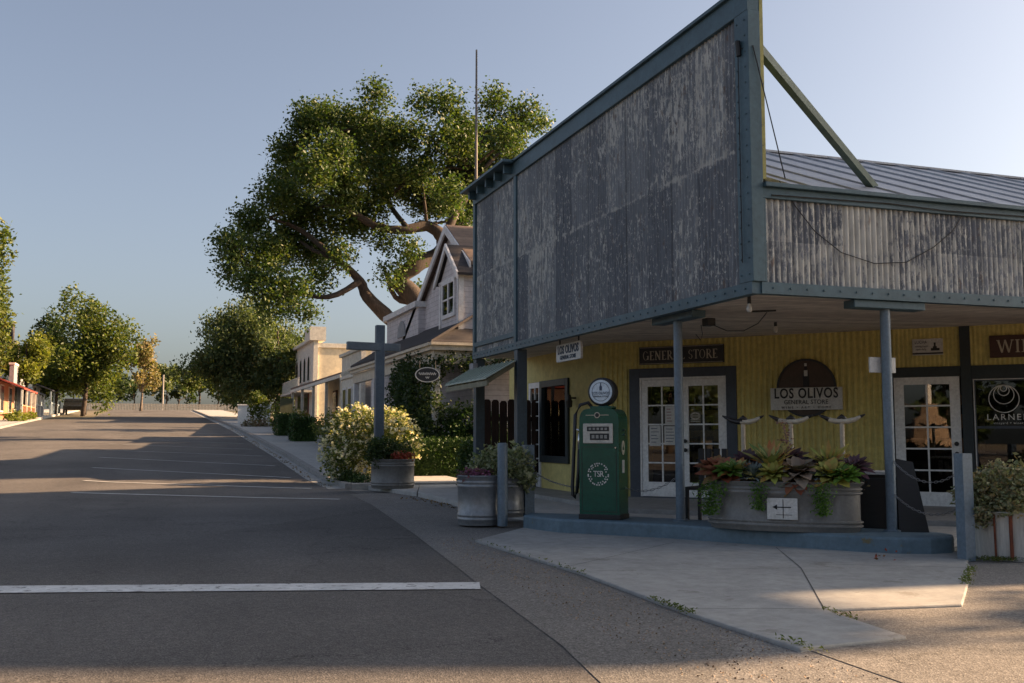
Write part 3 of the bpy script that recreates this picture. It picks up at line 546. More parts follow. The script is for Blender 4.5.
# ------------------------------------------------------------------ signs
SG = empty('store_name_sign', tuple(dw @ Vector((1.61,-.03,2.59))), 'long black board over the double doors reading GENERAL STORE', 'sign')
MB(dw).box(.815,2.41,-.065,-.02,2.59,2.915).build('board', BLACKS, SG, bevel=.006); 
MB(dw).box(.83,2.395,-.068,-.066,2.60,2.608).box(.83,2.395,-.068,-.066,2.897,2.905).build('border', PALE, SG)
SER = {}
def serif(ch):
    """roman capitals as (x0,z0,x1,z1,width) strokes in a unit box; thick stems, thin hairlines, serifs"""
    T, H = .15, .07
    D = {'G': ['arc',.40,.5,.38,.5,40,320,('s',.74,.05,.74,.45),('h',.58,.45,.86)], 'E': [('s',.2,0,.2,1),('h',.05,.0,.66),('h',.05,1,.66),('h',.2,.5,.52),('t',.64,0,.18),('t',.64,.84,1)],
     'N': [('s2',.17,0,.17,1),('d',.15,1,.75,0),('s2',.75,0,.75,1),('h',.02,0,.32),('h',.02,1,.25),('h',.62,1,.9)], 'R': [('s',.2,0,.2,1),('h',.04,0,.36),('h',.04,1,.45),('h',.2,.5,.45),'arc',.42,.75,.24,.25,-90,90,('d',.40,.5,.78,0),('h',.70,0,.9)],
     'A': [('d2',.1,0,.42,1),('d',.42,1,.76,0),('h',.22,.34,.6),('h',-.02,0,.22),('h',.62,0,.9)], 'L': [('s',.2,0,.2,1),('h',.04,0,.66),('h',.04,1,.36),('t',.65,0,.22)],
     'S': ['arc',.36,.74,.26,.26,20,270,'arc',.36,.25,.28,.25,-160,90], 'T': [('s',.4,0,.4,1),('h',.0,1,.8),('t',.02,.8,1),('t',.78,.8,1),('h',.24,0,.56)], 'O': ['arc',.42,.5,.40,.5,0,360],
     'W': [('d',.08,1,.35,0),('d2',.35,0,.58,1),('d',.58,1,.85,0),('d2',.85,0,1.1,1),('h',-.04,1,.2),('h',1.0,1,1.22)], 'I': [('s',.2,0,.2,1),('h',.04,0,.36),('h',.04,1,.36)], ' ': []}
    W_ = {'G':.95,'E':.78,'N':.98,'R':.9,'A':.95,'L':.74,'S':.74,'T':.86,'O':.92,'W':1.28,'I':.46,' ':.42}
    return D[ch], W_[ch]
def roman(txt, h, fr, mat, parent, wide=1.0, total=None):
    m = MB(fr); x = 0; wsum = sum(serif(c)[1] for c in txt); sc = (total/wsum/h) if total else wide; x = -wsum*sc*h/2
    def stroke(a, b, wd):
        a, b = Vector((a[0], 0, a[1])), Vector((b[0], 0, b[1])); d = (b-a).normalized(); n = Vector((d.z, 0, -d.x))*wd/2
        m.poly([a-n, b-n, b+n, a+n])
    for c in txt:
        D, wd = serif(c); i = 0; X = lambda u: x+u*h*sc; Zz = lambda u: (u-.5)*h
        while i < len(D):
            e = D[i]
            if e == 'arc':
                cx_, cz_, rx_, rz_, a0, a1 = D[i+1:i+7]; n = 18; i += 7
                for k in range(n):
                    p = [R(a0+(a1-a0)*(k+q)/n) for q in (0,1)]; th = [.035+.085*abs(math.cos(q)) for q in p]
                    m.poly([(X(cx_+math.cos(p[0])*(rx_-th[0])),0,Zz(cz_+math.sin(p[0])*(rz_-th[0]*.7))), (X(cx_+math.cos(p[1])*(rx_-th[1])),0,Zz(cz_+math.sin(p[1])*(rz_-th[1]*.7))), (X(cx_+math.cos(p[1])*rx_),0,Zz(cz_+math.sin(p[1])*rz_)), (X(cx_+math.cos(p[0])*rx_),0,Zz(cz_+math.sin(p[0])*rz_))])
                continue
            k = e[0]; i += 1
            if k == 'h': stroke((X(e[1]),Zz(e[2]*.94+.03)), (X(e[3]),Zz(e[2]*.94+.03)), .06*h)
            elif k == 't': stroke((X(e[1]),Zz(e[2])), (X(e[1]),Zz(e[3])), .06*h)
            else: stroke((X(e[1]),Zz(e[2])), (X(e[3]),Zz(e[4])), {'s':.15,'s2':.08,'d':.14,'d2':.07}[k]*h)
        x += wd*h*sc
    return m.build('lettering', mat, parent)
roman('GENERAL STORE', .165, dw @ Matrix.Translation((1.60,-.069,2.752)), PALE, SG, total=1.42)
SG = empty('wine_sign', tuple(dw @ Vector((7.8,-.03,2.5))), 'dark brown board with pale letters above the shop window at the right edge', 'sign')
MB(dw).box(6.69,7.62,-.06,-.02,2.51,2.86).build('board', BROWNS, SG, bevel=.006)
roman('WINE', .20, dw @ Matrix.Translation((7.14,-.063,2.685)), PALE, SG, total=.68)
SG = empty('round_store_sign', tuple(dw @ Vector((3.83,-.03,1.6))), 'round brown sign with a white crossbar reading LOS OLIVOS GENERAL STORE on the yellow wall', 'sign')
q = dw @ Matrix.Translation((3.835,0,2.10)); n = 48
m = MB(q); pts = [(math.cos(2*PI*j/n)*.475, math.sin(2*PI*j/n)*.475) for j in range(n)]
m.slab([(x,-.06,z) for x, z in pts], (0,.04,0)).build('disc', M('sign_brown', (.085,.055,.04), .6), SG)
m = MB(q)
for j in range(n):
    a, b = 2*PI*j/n, 2*PI*(j+1)/n; m.slab([(math.cos(a)*.465,-.075,math.sin(a)*.465),(math.cos(b)*.465,-.075,math.sin(b)*.465),(math.cos(b)*.50,-.075,math.sin(b)*.50),(math.cos(a)*.50,-.075,math.sin(a)*.50)], (0,.055,0))
m.build('rim', BLACKS, SG)
bd = MB(q).box(-.60,.60,-.11,-.08,-.375,.005).build('crossbar', SIGNW, SG, bevel=.005)
f2 = dw @ Matrix.Translation((3.835,-.112,2.10))
text('LOS OLIVOS', .24, f2 @ Matrix.Translation((0,0,-.10)), INK, SG, sx=.74, gap=1.12, bold=.005); text('GENERAL STORE', .105, f2 @ Matrix.Translation((0,0,-.245)), INK, SG, sx=.90, gap=1.05); text('WINE \u2022 ART \u2022 HOME', .055, f2 @ Matrix.Translation((0,0,-.335)), INK, SG, gap=1.75)
m = MB(q); m.slab([(x,-.066,z) for x, z in ((-.05,.02),(.05,.02),(.05,.22),(.035,.27),(.022,.30),(.022,.40),(-.022,.40),(-.022,.30),(-.035,.27),(-.05,.22))], (0,.005,0)).build('bottle_emblem', INK, SG)
MB(q).box(-.03,.03,-.072,-.067,.20,.30).box(-.02,.02,-.072,-.067,.37,.42).build('bottle_label', SIGNW, SG)
SG = empty('hours_sign', tuple(dw @ Vector((5.78,-.02,2.59))), 'small cream notice board with a black base line above the single glazed door', 'sign')
MB(dw).box(5.55,6.01,-.04,-.015,2.59,2.855).build('board', SIGNW, SG); MB(dw).box(5.55,6.01,-.042,-.041,2.605,2.63).box(5.83,5.96,-.042,-.041,2.66,2.70).box(5.86,5.92,-.042,-.041,2.70,2.73).box(5.875,5.905,-.042,-.041,2.73,2.79).build('glass_emblem', INK, SG)
text('LUCHA', .07, dw @ Matrix.Translation((5.68,-.041,2.80)), INK, SG, depth=.003, sx=.8); text('tasting room', .045, dw @ Matrix.Translation((5.69,-.041,2.735)), INK, SG, depth=.003, sx=.85); text('open daily', .045, dw @ Matrix.Translation((5.68,-.041,2.685)), INK, SG, depth=.003, sx=.85)
# sign hung under the canopy edge by two hooks
SG = empty('hanging_sign', (6.42,15.38,2.5), 'white rounded sign hanging below the canopy edge reading LOS OLIVOS GENERAL STORE', 'sign')
hsf = frame((6.42,15.38,0), (0,-1,0)) 
def rrect(x0, x1, z0, z1, r, n=5):
    P = []
    for cx_, cz_, a0 in ((x1-r,z1-r,0),(x0+r,z1-r,90),(x0+r,z0+r,180),(x1-r,z0+r,270)):
        P += [(cx_+r*math.cos(R(a0+90*k/n)), cz_+r*math.sin(R(a0+90*k/n))) for k in range(n+1)]
    return P
HSX, HSZ = 0, 0
m = MB(hsf); m.slab([(x,-.02,z) for x, z in rrect(-.52,.52,2.52,2.81,.04)], (0,.04,0)).build('board', SIGNW, SG)
MB(hsf).tube([(-.40,0,2.81),(-.40,0,2.92)], .012, 6).tube([(.40,0,2.81),(.40,0,2.92)], .012, 6).build('hook', BLK, SG)
text('LOS OLIVOS', .19, hsf @ Matrix.Translation((0,-.021,2.705)), INKB, SG, sx=.82, gap=1.05, bold=.004); text('GENERAL STORE', .095, hsf @ Matrix.Translation((0,-.021,2.58)), INKB, SG, sx=.95)
# white plate tied to the right post
t = MB().box(7.80,8.16,9.66,9.69,2.02,2.20).build('notice_plate', SIGNW, bevel=.004); tag(t, 'blank white plate fixed behind the right pipe post', 'sign')
# papers on the double doors
def paper(s0, s1, z0, z1, label, red=False, y=-.028):
    t = empty('paper_notice', tuple(dw @ Vector((s0, y, z0))), label, 'notice'); MB(dw).box(s0,s1,y,y+.004,z0,z1).build('sheet', SIGNW, t); m = MB(dw)
    for k in range(5):
        z = z1-.05-k*(z1-z0-.06)/5; m.box(s0+.03, s1-.03-random.uniform(0,.06), y-.001, y-.0005, z-.008, z+.004)
    m.build('printed_line', LOGO if red else INKB, t)
paper(1.29,1.48,1.49,1.82, 'white notice with red print on the left door leaf', True); paper(.985,1.20,1.10,1.47, 'white typed sheet on the left door leaf, beside the hinge'); paper(1.27,1.50,1.12,1.46, 'typed sheet low on the left door leaf, behind the pipe post')
m = MB(dw)
for j in range(18):
    a = 2*PI*j/18; m.box(1.86+.075*math.cos(a)-.02, 1.86+.075*math.cos(a)+.02, -.0245, -.024, 1.64+.06*math.sin(a)-.006, 1.64+.06*math.sin(a)+.006)
for z in (1.60,1.64,1.68): m.box(1.80, 1.92, -.0245, -.024, z-.006, z+.006)
for z in (1.54,1.57): m.box(1.77, 1.95, -.0245, -.024, z-.005, z+.005)
tag(m.build('door_decal', PALE), 'pale round decal on a pane of the right door leaf', 'decal')
# lampshade and strings in the side window, wall lantern beside it
t = empty('window_lamp', (8.05,19.8,1.0), 'cream lampshade with a beaded stand shown in the narrow side window', 'lamp')
MB().lathe([(.36,1.92),(.39,1.94),(.19,2.28)], (8.12,19.80,0), 20, sx=.32).build('lamp_shade', LAMPW, t, smooth=False); m = MB()
m.tube([(8.10,19.82,1.05),(8.10,19.82,2.0)], .012, 6)
for k in range(9): a = k/8*2-1; m.tube([(8.10,19.82+a*.30,1.98),(8.10,19.82+a*.33,1.98-.3*(1-abs(a))-.05)], .008, 5)
for k in range(14): z = 1.1+k*.065; m.lathe([(.005,-.02),(.03+.02*(k%3),0),(.005,.02)], (8.10,19.82+.05*math.sin(k*2),z), 8)
m.build('stand', PALE, t)
t = empty('wall_lantern', (7.85,18.7,2.0), 'small black wall lantern on the yellow wall behind the pump', 'lantern'); MB().box(7.80,7.94,18.67,18.71,2.02,2.05).tube([(7.80,18.69,1.98),(7.80,18.69,2.10)], [.05,.03], 8).lathe([(.02,1.84),(.06,1.86),(.07,1.97),(.05,1.99)], (7.80,18.69,0), 8).build('bracket', BLK, t); MB().lathe([(.035,1.87),(.05,1.9),(.05,1.96)], (7.79,18.69,0), 8).build('lamp_glass', BULB, t)

# ------------------------------------------------------------------ pump island and pump
isl_front = [(4.85,13.3),(4.93,12.85),(5.05,12.46),(5.5,11.95),(5.99,11.40),(6.63,10.37),(7.05,9.72),(7.33,9.32),(7.62,9.03),(7.90,8.90),(8.2,8.92),(8.38,9.08)]
isl_back = [(8.42,9.3),(8.3,9.7),(7.75,10.35),(7.2,11.1),(6.6,11.95),(6.0,12.75),(5.5,13.3),(5.1,13.62)]
o = MB().prism(isl_front+isl_back, .0, .205).build('pump_island', ISLAND, bevel=.03); tag(o, 'low curved blue painted concrete island that carries the pump and pipe posts', 'kerb island')
PN = Vector((-.70,-.714,0)).normalized(); PT = Vector((.714,-.70,0)).normalized(); PC = Vector((5.635,12.335,.205))
pf = frame(PC, PT)      # local x along front, -y outward
GP_ = empty('gas_pump', tuple(PC), 'tall vintage dark green petrol pump with a round white globe on top', 'petrol pump')
wd, dp = .275, .18
m = MB(pf); P = [(-wd,0.06),(-wd,1.28)]+[(-wd+.10*(1-math.cos(R(a))), 1.28+.155*math.sin(R(a))+.02*math.sin(R(a*2))*0) for a in (18,36,54,72,90)]+[(0,1.46)]
P = P+[(-x, z) for x, z in P[::-1]][1:]
m.slab([(x,-dp,z) for x, z in P], (0,2*dp,0)).build('cabinet', GREEN, GP_, bevel=.035, auto=50)
MB(pf).box(-wd-.012,wd+.012,-dp-.012,dp+.012,0,.065).build('plinth', BLK, GP_, bevel=.008)
MB(pf).box(-.15,.15,-.10,.10,1.44,1.475).lathe([(.07,1.47),(.05,1.50)], (0,0,0), 16).build('top_cap', GREEN, GP_, bevel=.01)
gl = MB(pf @ Matrix.Translation((0,0,1.665)) @ Matrix.Rotation(R(90), 4, 'X')); gl.lathe([(.165,-.085),(.188,-.07),(.192,0),(.188,.07),(.165,.085)], (0,0,0), 36)
gl = gl.build('globe', BLK, GP_, auto=40)
gq = pf @ Matrix.Translation((0,-.087,1.665)); m = MB(gq); m.slab([(math.cos(2*PI*j/36)*.158,-.004,math.sin(2*PI*j/36)*.158) for j in range(36)], (0,.006,0)).build('globe_face', GLOBE, gl)
def ring(mb, r, wdt, y, n=36, a0=0, a1=360):
    for j in range(n):
        a, b = R(a0+(a1-a0)*j/n), R(a0+(a1-a0)*(j+1)/n); mb.poly([(math.cos(a)*(r-wdt),y,math.sin(a)*(r-wdt)),(math.cos(b)*(r-wdt),y,math.sin(b)*(r-wdt)),(math.cos(b)*r,y,math.sin(b)*r),(math.cos(a)*r,y,math.sin(a)*r)])
m = MB(gq); ring(m, .125, .006, -.007); m.slab([(x*.35,-.008,z*.35+.01) for x, z in ((-.05,.02),(.05,.02),(.05,.16),(.02,.22),(.02,.30),(-.02,.30),(-.02,.22),(-.05,.16))], (0,.002,0)).build('globe_ring', INKB, gl)
text('LOS OLIVOS', .052, gq @ Matrix.Translation((0,-.006,-.02)), INKB, gl, depth=.003, sx=.85); text('GENERAL STORE', .032, gq @ Matrix.Translation((0,-.006,-.062)), INKB, gl, depth=.003, sx=.9)
fy = -dp-.002; b0 = MB(pf).box(-.215,.20,fy-.02,fy,.985,1.245).build('dial_panel', CREAMD, GP_, bevel=.01)
MB(pf).box(-.155,.15,fy-.024,fy-.021,1.145,1.205).box(-.115,.15,fy-.024,fy-.021,1.03,1.115).build('dial_window', INK, b0)
m = MB(pf).box(-.235,.235,fy-.0012,fy+.001,.935,.941).box(-.235,.235,fy-.0012,fy+.001,.10,.106).box(-.241,-.235,fy-.0012,fy+.001,.10,.941).box(.235,.241,fy-.0012,fy+.001,.10,.941).build('panel_seam', BLK, GP_)
m = MB(pf)
for k in range(5): m.box(-.13+k*.055,-.095+k*.055,fy-.0262,fy-.0248,1.16,1.19)
for k in range(4): m.box(-.09+k*.058,-.05+k*.058,fy-.0262,fy-.0248,1.05,1.095)
m.build('counter_digit', M('digit_grey', (.35,.34,.31)), b0)
q = pf @ Matrix.Translation((-.02,fy,1.355)); m = MB(q); ring(m, .04, .012, -.004, 20); m.box(.042,.16,-.006,-.001,-.004,.004).box(-.16,-.042,-.006,-.001,-.004,.004).build('badge', PALE, GP_); MB(q).slab([(math.cos(2*PI*j/16)*.027,-.004,math.sin(2*PI*j/16)*.027) for j in range(16)], (0,.003,0)).build('badge_center', BLK, GP_)
q = pf @ Matrix.Translation((-.01,fy,.585)); m = MB(q)
for rr, cnt in ((.140,26),(.112,20)):
    for j in range(cnt):
        if random.random() < .18: continue
        a = 2*PI*j/cnt+random.uniform(-.06,.06); m.poly([(math.cos(a+da)*(rr+dr),-.003,math.sin(a+da)*(rr+dr)) for da, dr in ((-.07,-.008),(.06,-.010),(.08,.007),(-.05,.010))])
m.build('emblem_ring', PALEW, GP_); text('TSR', .11, q @ Matrix.Translation((.005,-.002,0)), PALEW, GP_, depth=.003, sx=.9, gap=.85)
MB(pf).tube([(.235,-dp-.02,.93),(.235,-dp,.93)], .012, 10).build('lock', CHROME, GP_)
q = pf @ Matrix.Translation((wd+.002,0,0)); m = MB(q)
m.slab([(0.0,-.02+.055*math.cos(2*PI*j/24),.93+.095*math.sin(2*PI*j/24)) for j in range(24)], (.006,0,0)).build('side_badge', PALE, GP_); MB(q).slab([(.0065,-.02+.035*math.cos(2*PI*j/3+PI/6+PI),.93+.06*math.sin(2*PI*j/3+PI/6+PI)) for j in range(3)], (.002,0,0)).build('side_emblem', GREEN, GP_)
MB(q).box(0,.006,-.06,.02,.60,.77).build('side_plate', SIGNW, GP_, bevel=.004); MB(q).tube([(0,.02,1.10),(.02,.02,1.10)], .012, 8).tube([(0,.02,1.16),(.02,.02,1.16)], .012, 8).build('bolt', CHROME, GP_)
h = MB(pf); h.tube([(-.16,.10,1.42),(-.25,.10,1.53),(-.36,.08,1.50),(-.42,.05,1.36),(-.42,.02,1.05),(-.425,-.01,.7),(-.43,-.04,.42),(-.415,-.06,.30),(-.385,-.07,.27),(-.355,-.07,.34),(-.335,-.06,.6),(-.325,-.05,.9)], .024, 10).build('hose', BLK, GP_, smooth=True)
h = MB(pf); h.tube([(-.325,-.05,.88),(-.322,-.05,1.02),(-.315,-.05,1.12)], [.022,.026,.022], 10).tube([(-.36,-.06,1.17),(-.31,-.05,1.15),(-.28,-.03,1.14)], [.014,.02,.02], 8).build('nozzle', CHROME, GP_, smooth=True); MB(pf).box(-.315,-.275,-.08,.0,1.10,1.22).build('nozzle_holder', BLK, GP_)

# bollards
def bollard(x, y, z, h, r, label, square=False):
    t = MB()
    if square: t.box(x-r,x+r,y-r,y+r,z,z+h)
    else: t.lathe([(r,0),(r,h-.03),(r*.92,h-.008),(r*.6,h)], (x,y,z), 20)
    o = t.build('bollard', POST, auto=40, bevel=.008 if square else 0); tag(o, label, 'bollard')
bollard(4.66, 13.62, .03, 1.16, .072, 'round grey blue steel bollard in front of the two tub planters'); bollard(5.34, 14.42, .09, 1.06, .075, 'square dark blue post with a hook hole by the left end of the pump island', True); bollard(7.95, 8.45, .01, 1.10, .062, 'square grey blue bollard beside the rusty white tub', True)
def chain(a, b, sag, label, r=.011):
    a, b = Vector(a), Vector(b); L = (b-a).length; n = int(L/.045); m = MB(); 
    P = [a+(b-a)*i/n-Vector((0,0,sag*4*(i/n)*(1-i/n))) for i in range(n+1)]
    for i, (p, q) in enumerate(zip(P, P[1:])):
        d = (q-p).normalized(); s = (d.cross(Vector((0,0,1))) if i % 2 else Vector((0,0,1))).normalized()*.011; c = (p+q)/2; e = d*.026
        m.tube([c-e+s*.4, c-e*.6+s, c+e*.6+s, c+e+s*.4, c+e-s*.4, c+e*.6-s, c-e*.6-s, c-e-s*.4, c-e+s*.4], .0042, 4, cap=False)
    tag(m.build('chain', M('chain_steel', (.30,.30,.30), .4, metal=.6) if 'chain_steel' not in MATS else MATS['chain_steel']), label, 'chain')
chain((5.34,14.40,.80), (5.72,12.62,.62), .12, 'sagging steel chain from the square post to the pump'); chain((5.85,12.2,.62), (6.38,11.76,.74), .10, 'short chain from the pump to the left pipe post')
chain((7.98,9.54,1.0), (7.97,8.53,.92), .17, 'upper chain from the right pipe post to the bollard'); chain((7.98,9.54,.62), (7.97,8.53,.55), .14, 'lower chain from the right pipe post to the bollard')

# ------------------------------------------------------------------ planters
def tub(name, c, rx, ry, h, rot, mat, label, ribs=True, soil=True, n=36):
    t = empty(name, c, label, 'planter')
    pr_ = [(.955,0),(.965,.02)]
    for zc in ((.12,.20,.78,.86) if ribs else ()):
        pr_ += [(.985,zc-.035),(1.015,zc-.015),(1.015,zc+.015),(.985,zc+.035)]
    if not ribs: pr_ += [(.97,.1),(.985,.5),(1.0,.93)]
    pr_ += [(1.03,.97),(1.045,.985),(1.03,1.0),(.97,1.0),(.95,.9)]
    MB().lathe([(r, z*h) for r, z in pr_], c, n, rx, ry, rot).build('shell', mat, t, auto=50)
    if soil: MB().lathe([(.01,.86*h),(.5,.87*h),(.955,.86*h)], c, n, rx, ry, rot, cap=False).build('soil', SOIL, t)
    return t
tub('tub_planter', (4.46,14.02,.03), .33, .33, .70, 0, GALV, 'round galvanised tub with purple flowers beside the round bollard')
tub('tub_planter', (5.02,14.45,.09), .25, .25, .58, 0, GALV, 'smaller galvanised tub behind the round bollard with variegated leaves')
tub('barrel_planter', (5.22,23.05,.09), .50, .46, .66, 0, GALVD, 'weathered grey tub planter at the foot of the wooden cross post')
TD = math.atan2(-1.21, 1.22); TC = Vector((6.98,10.26,.205))
tr = tub('trough_planter', tuple(TC), .88, .34, .56, TD, GALVD, 'long oval galvanised stock tank full of succulents on the blue island', n=48)
tf = frame(TC, (1.22,-1.21,0))
t = tub('tub_planter', (8.67,8.51,.01), .46, .46, .50, 0, RUST, 'rust streaked white corrugated tub with silvery plant at the right edge', ribs=False)
m = MB()
for k in range(9):
    a = PI+.35+k*.33; m.tube([(8.67+.465*math.cos(a),8.51+.475*math.sin(a),.03),(8.67+.475*math.cos(a),8.51+.485*math.sin(a),.48)], .018 if k in (1,4,6) else .011, 6)
m.build('rust_rib', RUSTB, t)
# paper plate on the trough
t = empty('arrow_sign', tuple(tf @ Vector((.18,-.36,.16))), 'white square sign with a black arrow hung on the front of the stock tank', 'sign'); MB(tf @ Matrix.Translation((-.13,0,-.01))).box(.02,.36,-.372,-.362,.15,.39).build('plate', SIGNW, t); MB(tf @ Matrix.Translation((-.13,0,-.01))).box(.10,.29,-.3745,-.373,.282,.294).slab([(.08,-.3745,.288),(.135,-.3745,.318),(.135,-.3745,.258)], (0,.001,0)).box(.197,.205,-.3746,-.3731,.165,.375).box(.12,.30,-.3745,-.373,.20,.206).build('arrow_mark', INK, t)
# succulents (each plant a thing)
def plant(name, label, mb, mat, cat='succulent', bev=False): return tag(mb.build(name, mat, smooth=True), label, cat)
def tp(x, y, z): return tuple(tf @ Vector((x, y, z)))
C_RED = LEAF('red_succulent', [(0.173,0.054,0.0324), (0.324,0.108,0.0648), (0.216,0.151,0.0648)], .12); C_GRN = LEAF('lime_succulent', [(0.24,0.288,0.06), (0.36,0.336,0.084), (0.456,0.264,0.084)], .15); C_BLU = LEAF('blue_agave', [(0.176,0.23,0.243), (0.27,0.324,0.338), (0.135,0.176,0.189)], .06); C_PUR = LEAF('purple_succulent', [(0.0638,0.0319,0.051), (0.128,0.0638,0.0892), (0.0892,0.0765,0.0765)], .1); C_PNK = LEAF('grey_pink', [(0.22,0.2,0.17), (0.28,0.18,0.14), (0.18,0.2,0.16)], .1)
C_STR = LEAF('striped_agave', [(0.125,0.213,0.075), (0.45,0.4,0.15), (0.5,0.175,0.075)], .15); C_TRL = LEAF('trailing_green', [(0.065,0.143,0.026), (0.117,0.221,0.039), (0.169,0.286,0.065)], .3); C_BLO = LEAF('pink_bloom', [(.32,.17,.16), (.24,.14,.13)], .3)
RS0 = rosette
def rosette(c, n, length, width, p0, p1, curl, tip=.3, tilt=26):
    mb = RS0((c[0], c[1], c[2]+.05), int(n*1.8), length*1.12, width*.98, p0+.1, p1, curl, tip); C = Vector((c[0], c[1], c[2]+.05)); Q = Matrix.Rotation(R(tilt*random.uniform(.6,1.3)), 3, Vector((tf[0][0], tf[1][0], 0))); mb.v = [tuple(C+Q @ (Vector(v)-C)) for v in mb.v]; return mb
plant('paddle_plant', 'red and olive paddle leaved succulent at the left end of the trough', rosette(tp(-.66,-.08,.55), 20, .30, .15, .15, 1.2, .5, .6), C_RED)
plant('aeonium', 'dark purple rosette standing tall at the back left of the trough', rosette(tp(-.42,.10,.70), 26, .20, .08, .3, 1.3, .4, .5), C_PUR); 
plant('aloe', 'spiky blue grey agave low in the left half of the trough', rosette(tp(-.30,-.14,.55), 46, .25, .035, .05, 1.4, .2, .3), C_BLU)
plant('bromeliad', 'tall striped green and red bromeliad left of centre in the trough', rosette(tp(-.12,.0,.60), 18, .44, .085, .75, 1.45, .55, .5), C_STR)
plant('flapjack_plant', 'broad grey pink rosette with red underside at the centre of the trough', rosette(tp(.20,-.12,.58), 26, .33, .17, -.15, 1.2, .7, .6), C_PNK); plant('red_rosette', 'deep red low rosette below the broad grey one in the trough', rosette(tp(.20,-.20,.52), 18, .26, .12, -.5, .4, .6, .6), C_RED)
plant('lime_paddle_plant', 'lime yellow broad leaved succulent right of centre in the trough', rosette(tp(.58,-.12,.56), 20, .28, .14, .05, 1.3, .5, .6), C_GRN); plant('orange_rosette', 'orange tinged rosette behind the lime succulent in the trough', rosette(tp(.66,.08,.66), 18, .22, .11, .2, 1.2, .5, .6), C_STR)
plant('purple_rosette', 'dusky purple rosettes at the right end of the trough', rosette(tp(.80,.02,.64), 30, .24, .08, -.1, 1.3, .5, .5), C_PUR); plant('purple_rosette', 'dark purple rosette low between the grey and lime plants of the trough', rosette(tp(.44,.12,.66), 24, .20, .08, .1, 1.3, .5, .5), C_PUR); plant('aeonium', 'pale blue small rosette above the right trailing plant of the trough', rosette(tp(.40,-.20,.56), 18, .13, .06, .1, 1.2, .4, .5), C_BLU)
plant('paddle_plant', 'second red paddle leaved succulent above the left trailing plant of the trough', rosette(tp(-.80,.05,.60), 18, .26, .13, .3, 1.3, .5, .6), C_RED); plant('striped_rosette', 'olive and red rosette between the blue agave and the tall bromeliad', rosette(tp(-.48,-.14,.60), 18, .24, .10, .1, 1.3, .5, .5), C_STR)
plant('purple_rosette', 'smallest dark rosette behind the broad grey pink one at the back of the trough', rosette(tp(.08,.16,.74), 22, .20, .08, .3, 1.3, .5, .5), C_PUR); plant('aeonium', 'bright green rosette leaning over the rim between the blue agave and the arrow sign', rosette(tp(-.06,-.22,.58), 22, .22, .09, .0, 1.2, .5, .5), C_GRN); plant('jade_plant', 'mid green rosette at the far right end of the trough', rosette(tp(.74,-.18,.58), 22, .20, .09, .0, 1.2, .5, .5), C_TRL); plant('jade_plant', 'mid green rosette among the red paddle leaves at the left of the trough', rosette(tp(-.58,-.2,.60), 20, .2, .09, .1, 1.2, .5, .5), C_TRL)
plant('green_agave', 'upright green agave behind the lime succulent at the back of the trough', rosette(tp(.52,.16,.66), 20, .30, .06, .6, 1.45, .3, .4), C_GRN)
for x, zb, k, lb in ((-.78,.16,620,'green trailing plant spilling over the left end of the trough'), (-.20,.24,260,'thin green trailing plant hanging from the trough left of the arrow sign'), (.50,.20,420,'green trailing plant hanging from the trough right of the arrow sign')):
    P = np.array([tp(x+random.gauss(0,.035+.0001*k)*(1-.5*u), -.385-.03*random.random()*(1-u)+ (0.09 if abs(x) > .7 else 0)*(1), .56-(.56-zb)*u) for u in [random.random()**.8 for _ in range(k)]]); tag(leaf_mesh('trailing_plant', P, .045, C_TRL, asp=.4), lb, 'succulent')
m = MB(); b = Vector(tp(.06,.05,.60))
m.tube([b, b+Vector((.0,.0,.35)), b+Vector((-.03,.01,.58))], .008, 5)
fl = empty('flower_spike', tuple(b), 'tall pink flower spike rising from the middle of the trough', 'flower'); m.build('stem', C_PNK, fl); P = np.array([b+Vector((random.gauss(-.02,.035)-.18*max(0,u-.8), random.gauss(0,.04), .25+.42*u)) for u in [random.random() for _ in range(110)]]); leaf_mesh('bloom', P, .03, C_BLO, fl, asp=.8)
P = clump_points([(*tp(x, random.uniform(-.1,.15), .60), .16) for x in (-.75,-.5,-.2,.0,.3,.5,.75)], 1500, 8, .08, .3); tag(leaf_mesh('mixed_sedum', P, .05, LEAF('sedum_mix', [(.06,.09,.05), (.12,.08,.07), (.16,.15,.10)], .15)), 'low dusky sedum filling the gaps between the rosettes of the trough', 'succulent')
# tub plants
shrub('purple_petunia', 'purple flowers over the rim of the round galvanised tub', [(4.36,13.92,.74,.24,.2,.06)], 700, .045, PETALP, 'flowers', twig=6, tr=.06)
shrub('variegated_shrub', 'pale variegated shrub growing behind the round bollard', [(4.72,14.12,.90,.26,.22,.22),(5.05,14.35,.88,.30,.24,.26),(4.55,14.2,.82,.2,.2,.16),(5.2,14.25,.72,.2,.18,.18)], 2600, .075, L_VAR, twig=9, tr=.09)
shrub('silver_shrub', 'silvery grey mounded plant spilling from the rusty white tub', [(8.62,8.5,.74,.44,.36,.28),(8.25,8.52,.64,.28,.26,.28),(8.95,8.4,.72,.36,.3,.24),(8.40,8.25,.60,.24,.16,.14),(8.15,8.45,.52,.16,.18,.16)], 7200, .055, L_SILV, twig=10, tr=.07, asp=.5)
shrub('barrel_greens', 'dark green herbs in the grey tub below the cross post', [(5.0,23.15,1.0,.38,.34,.28),(5.4,23.1,.92,.3,.3,.2),(4.8,22.9,.85,.22,.22,.3)], 2600, .07, L_DK, 'plant', twig=9, tr=.1); shrub('red_flowers', 'small red flowers at the front of the grey tub below the cross post', [(5.36,22.72,.82,.26,.16,.09)], 420, .06, PETALR, 'flowers', twig=6, tr=.06)

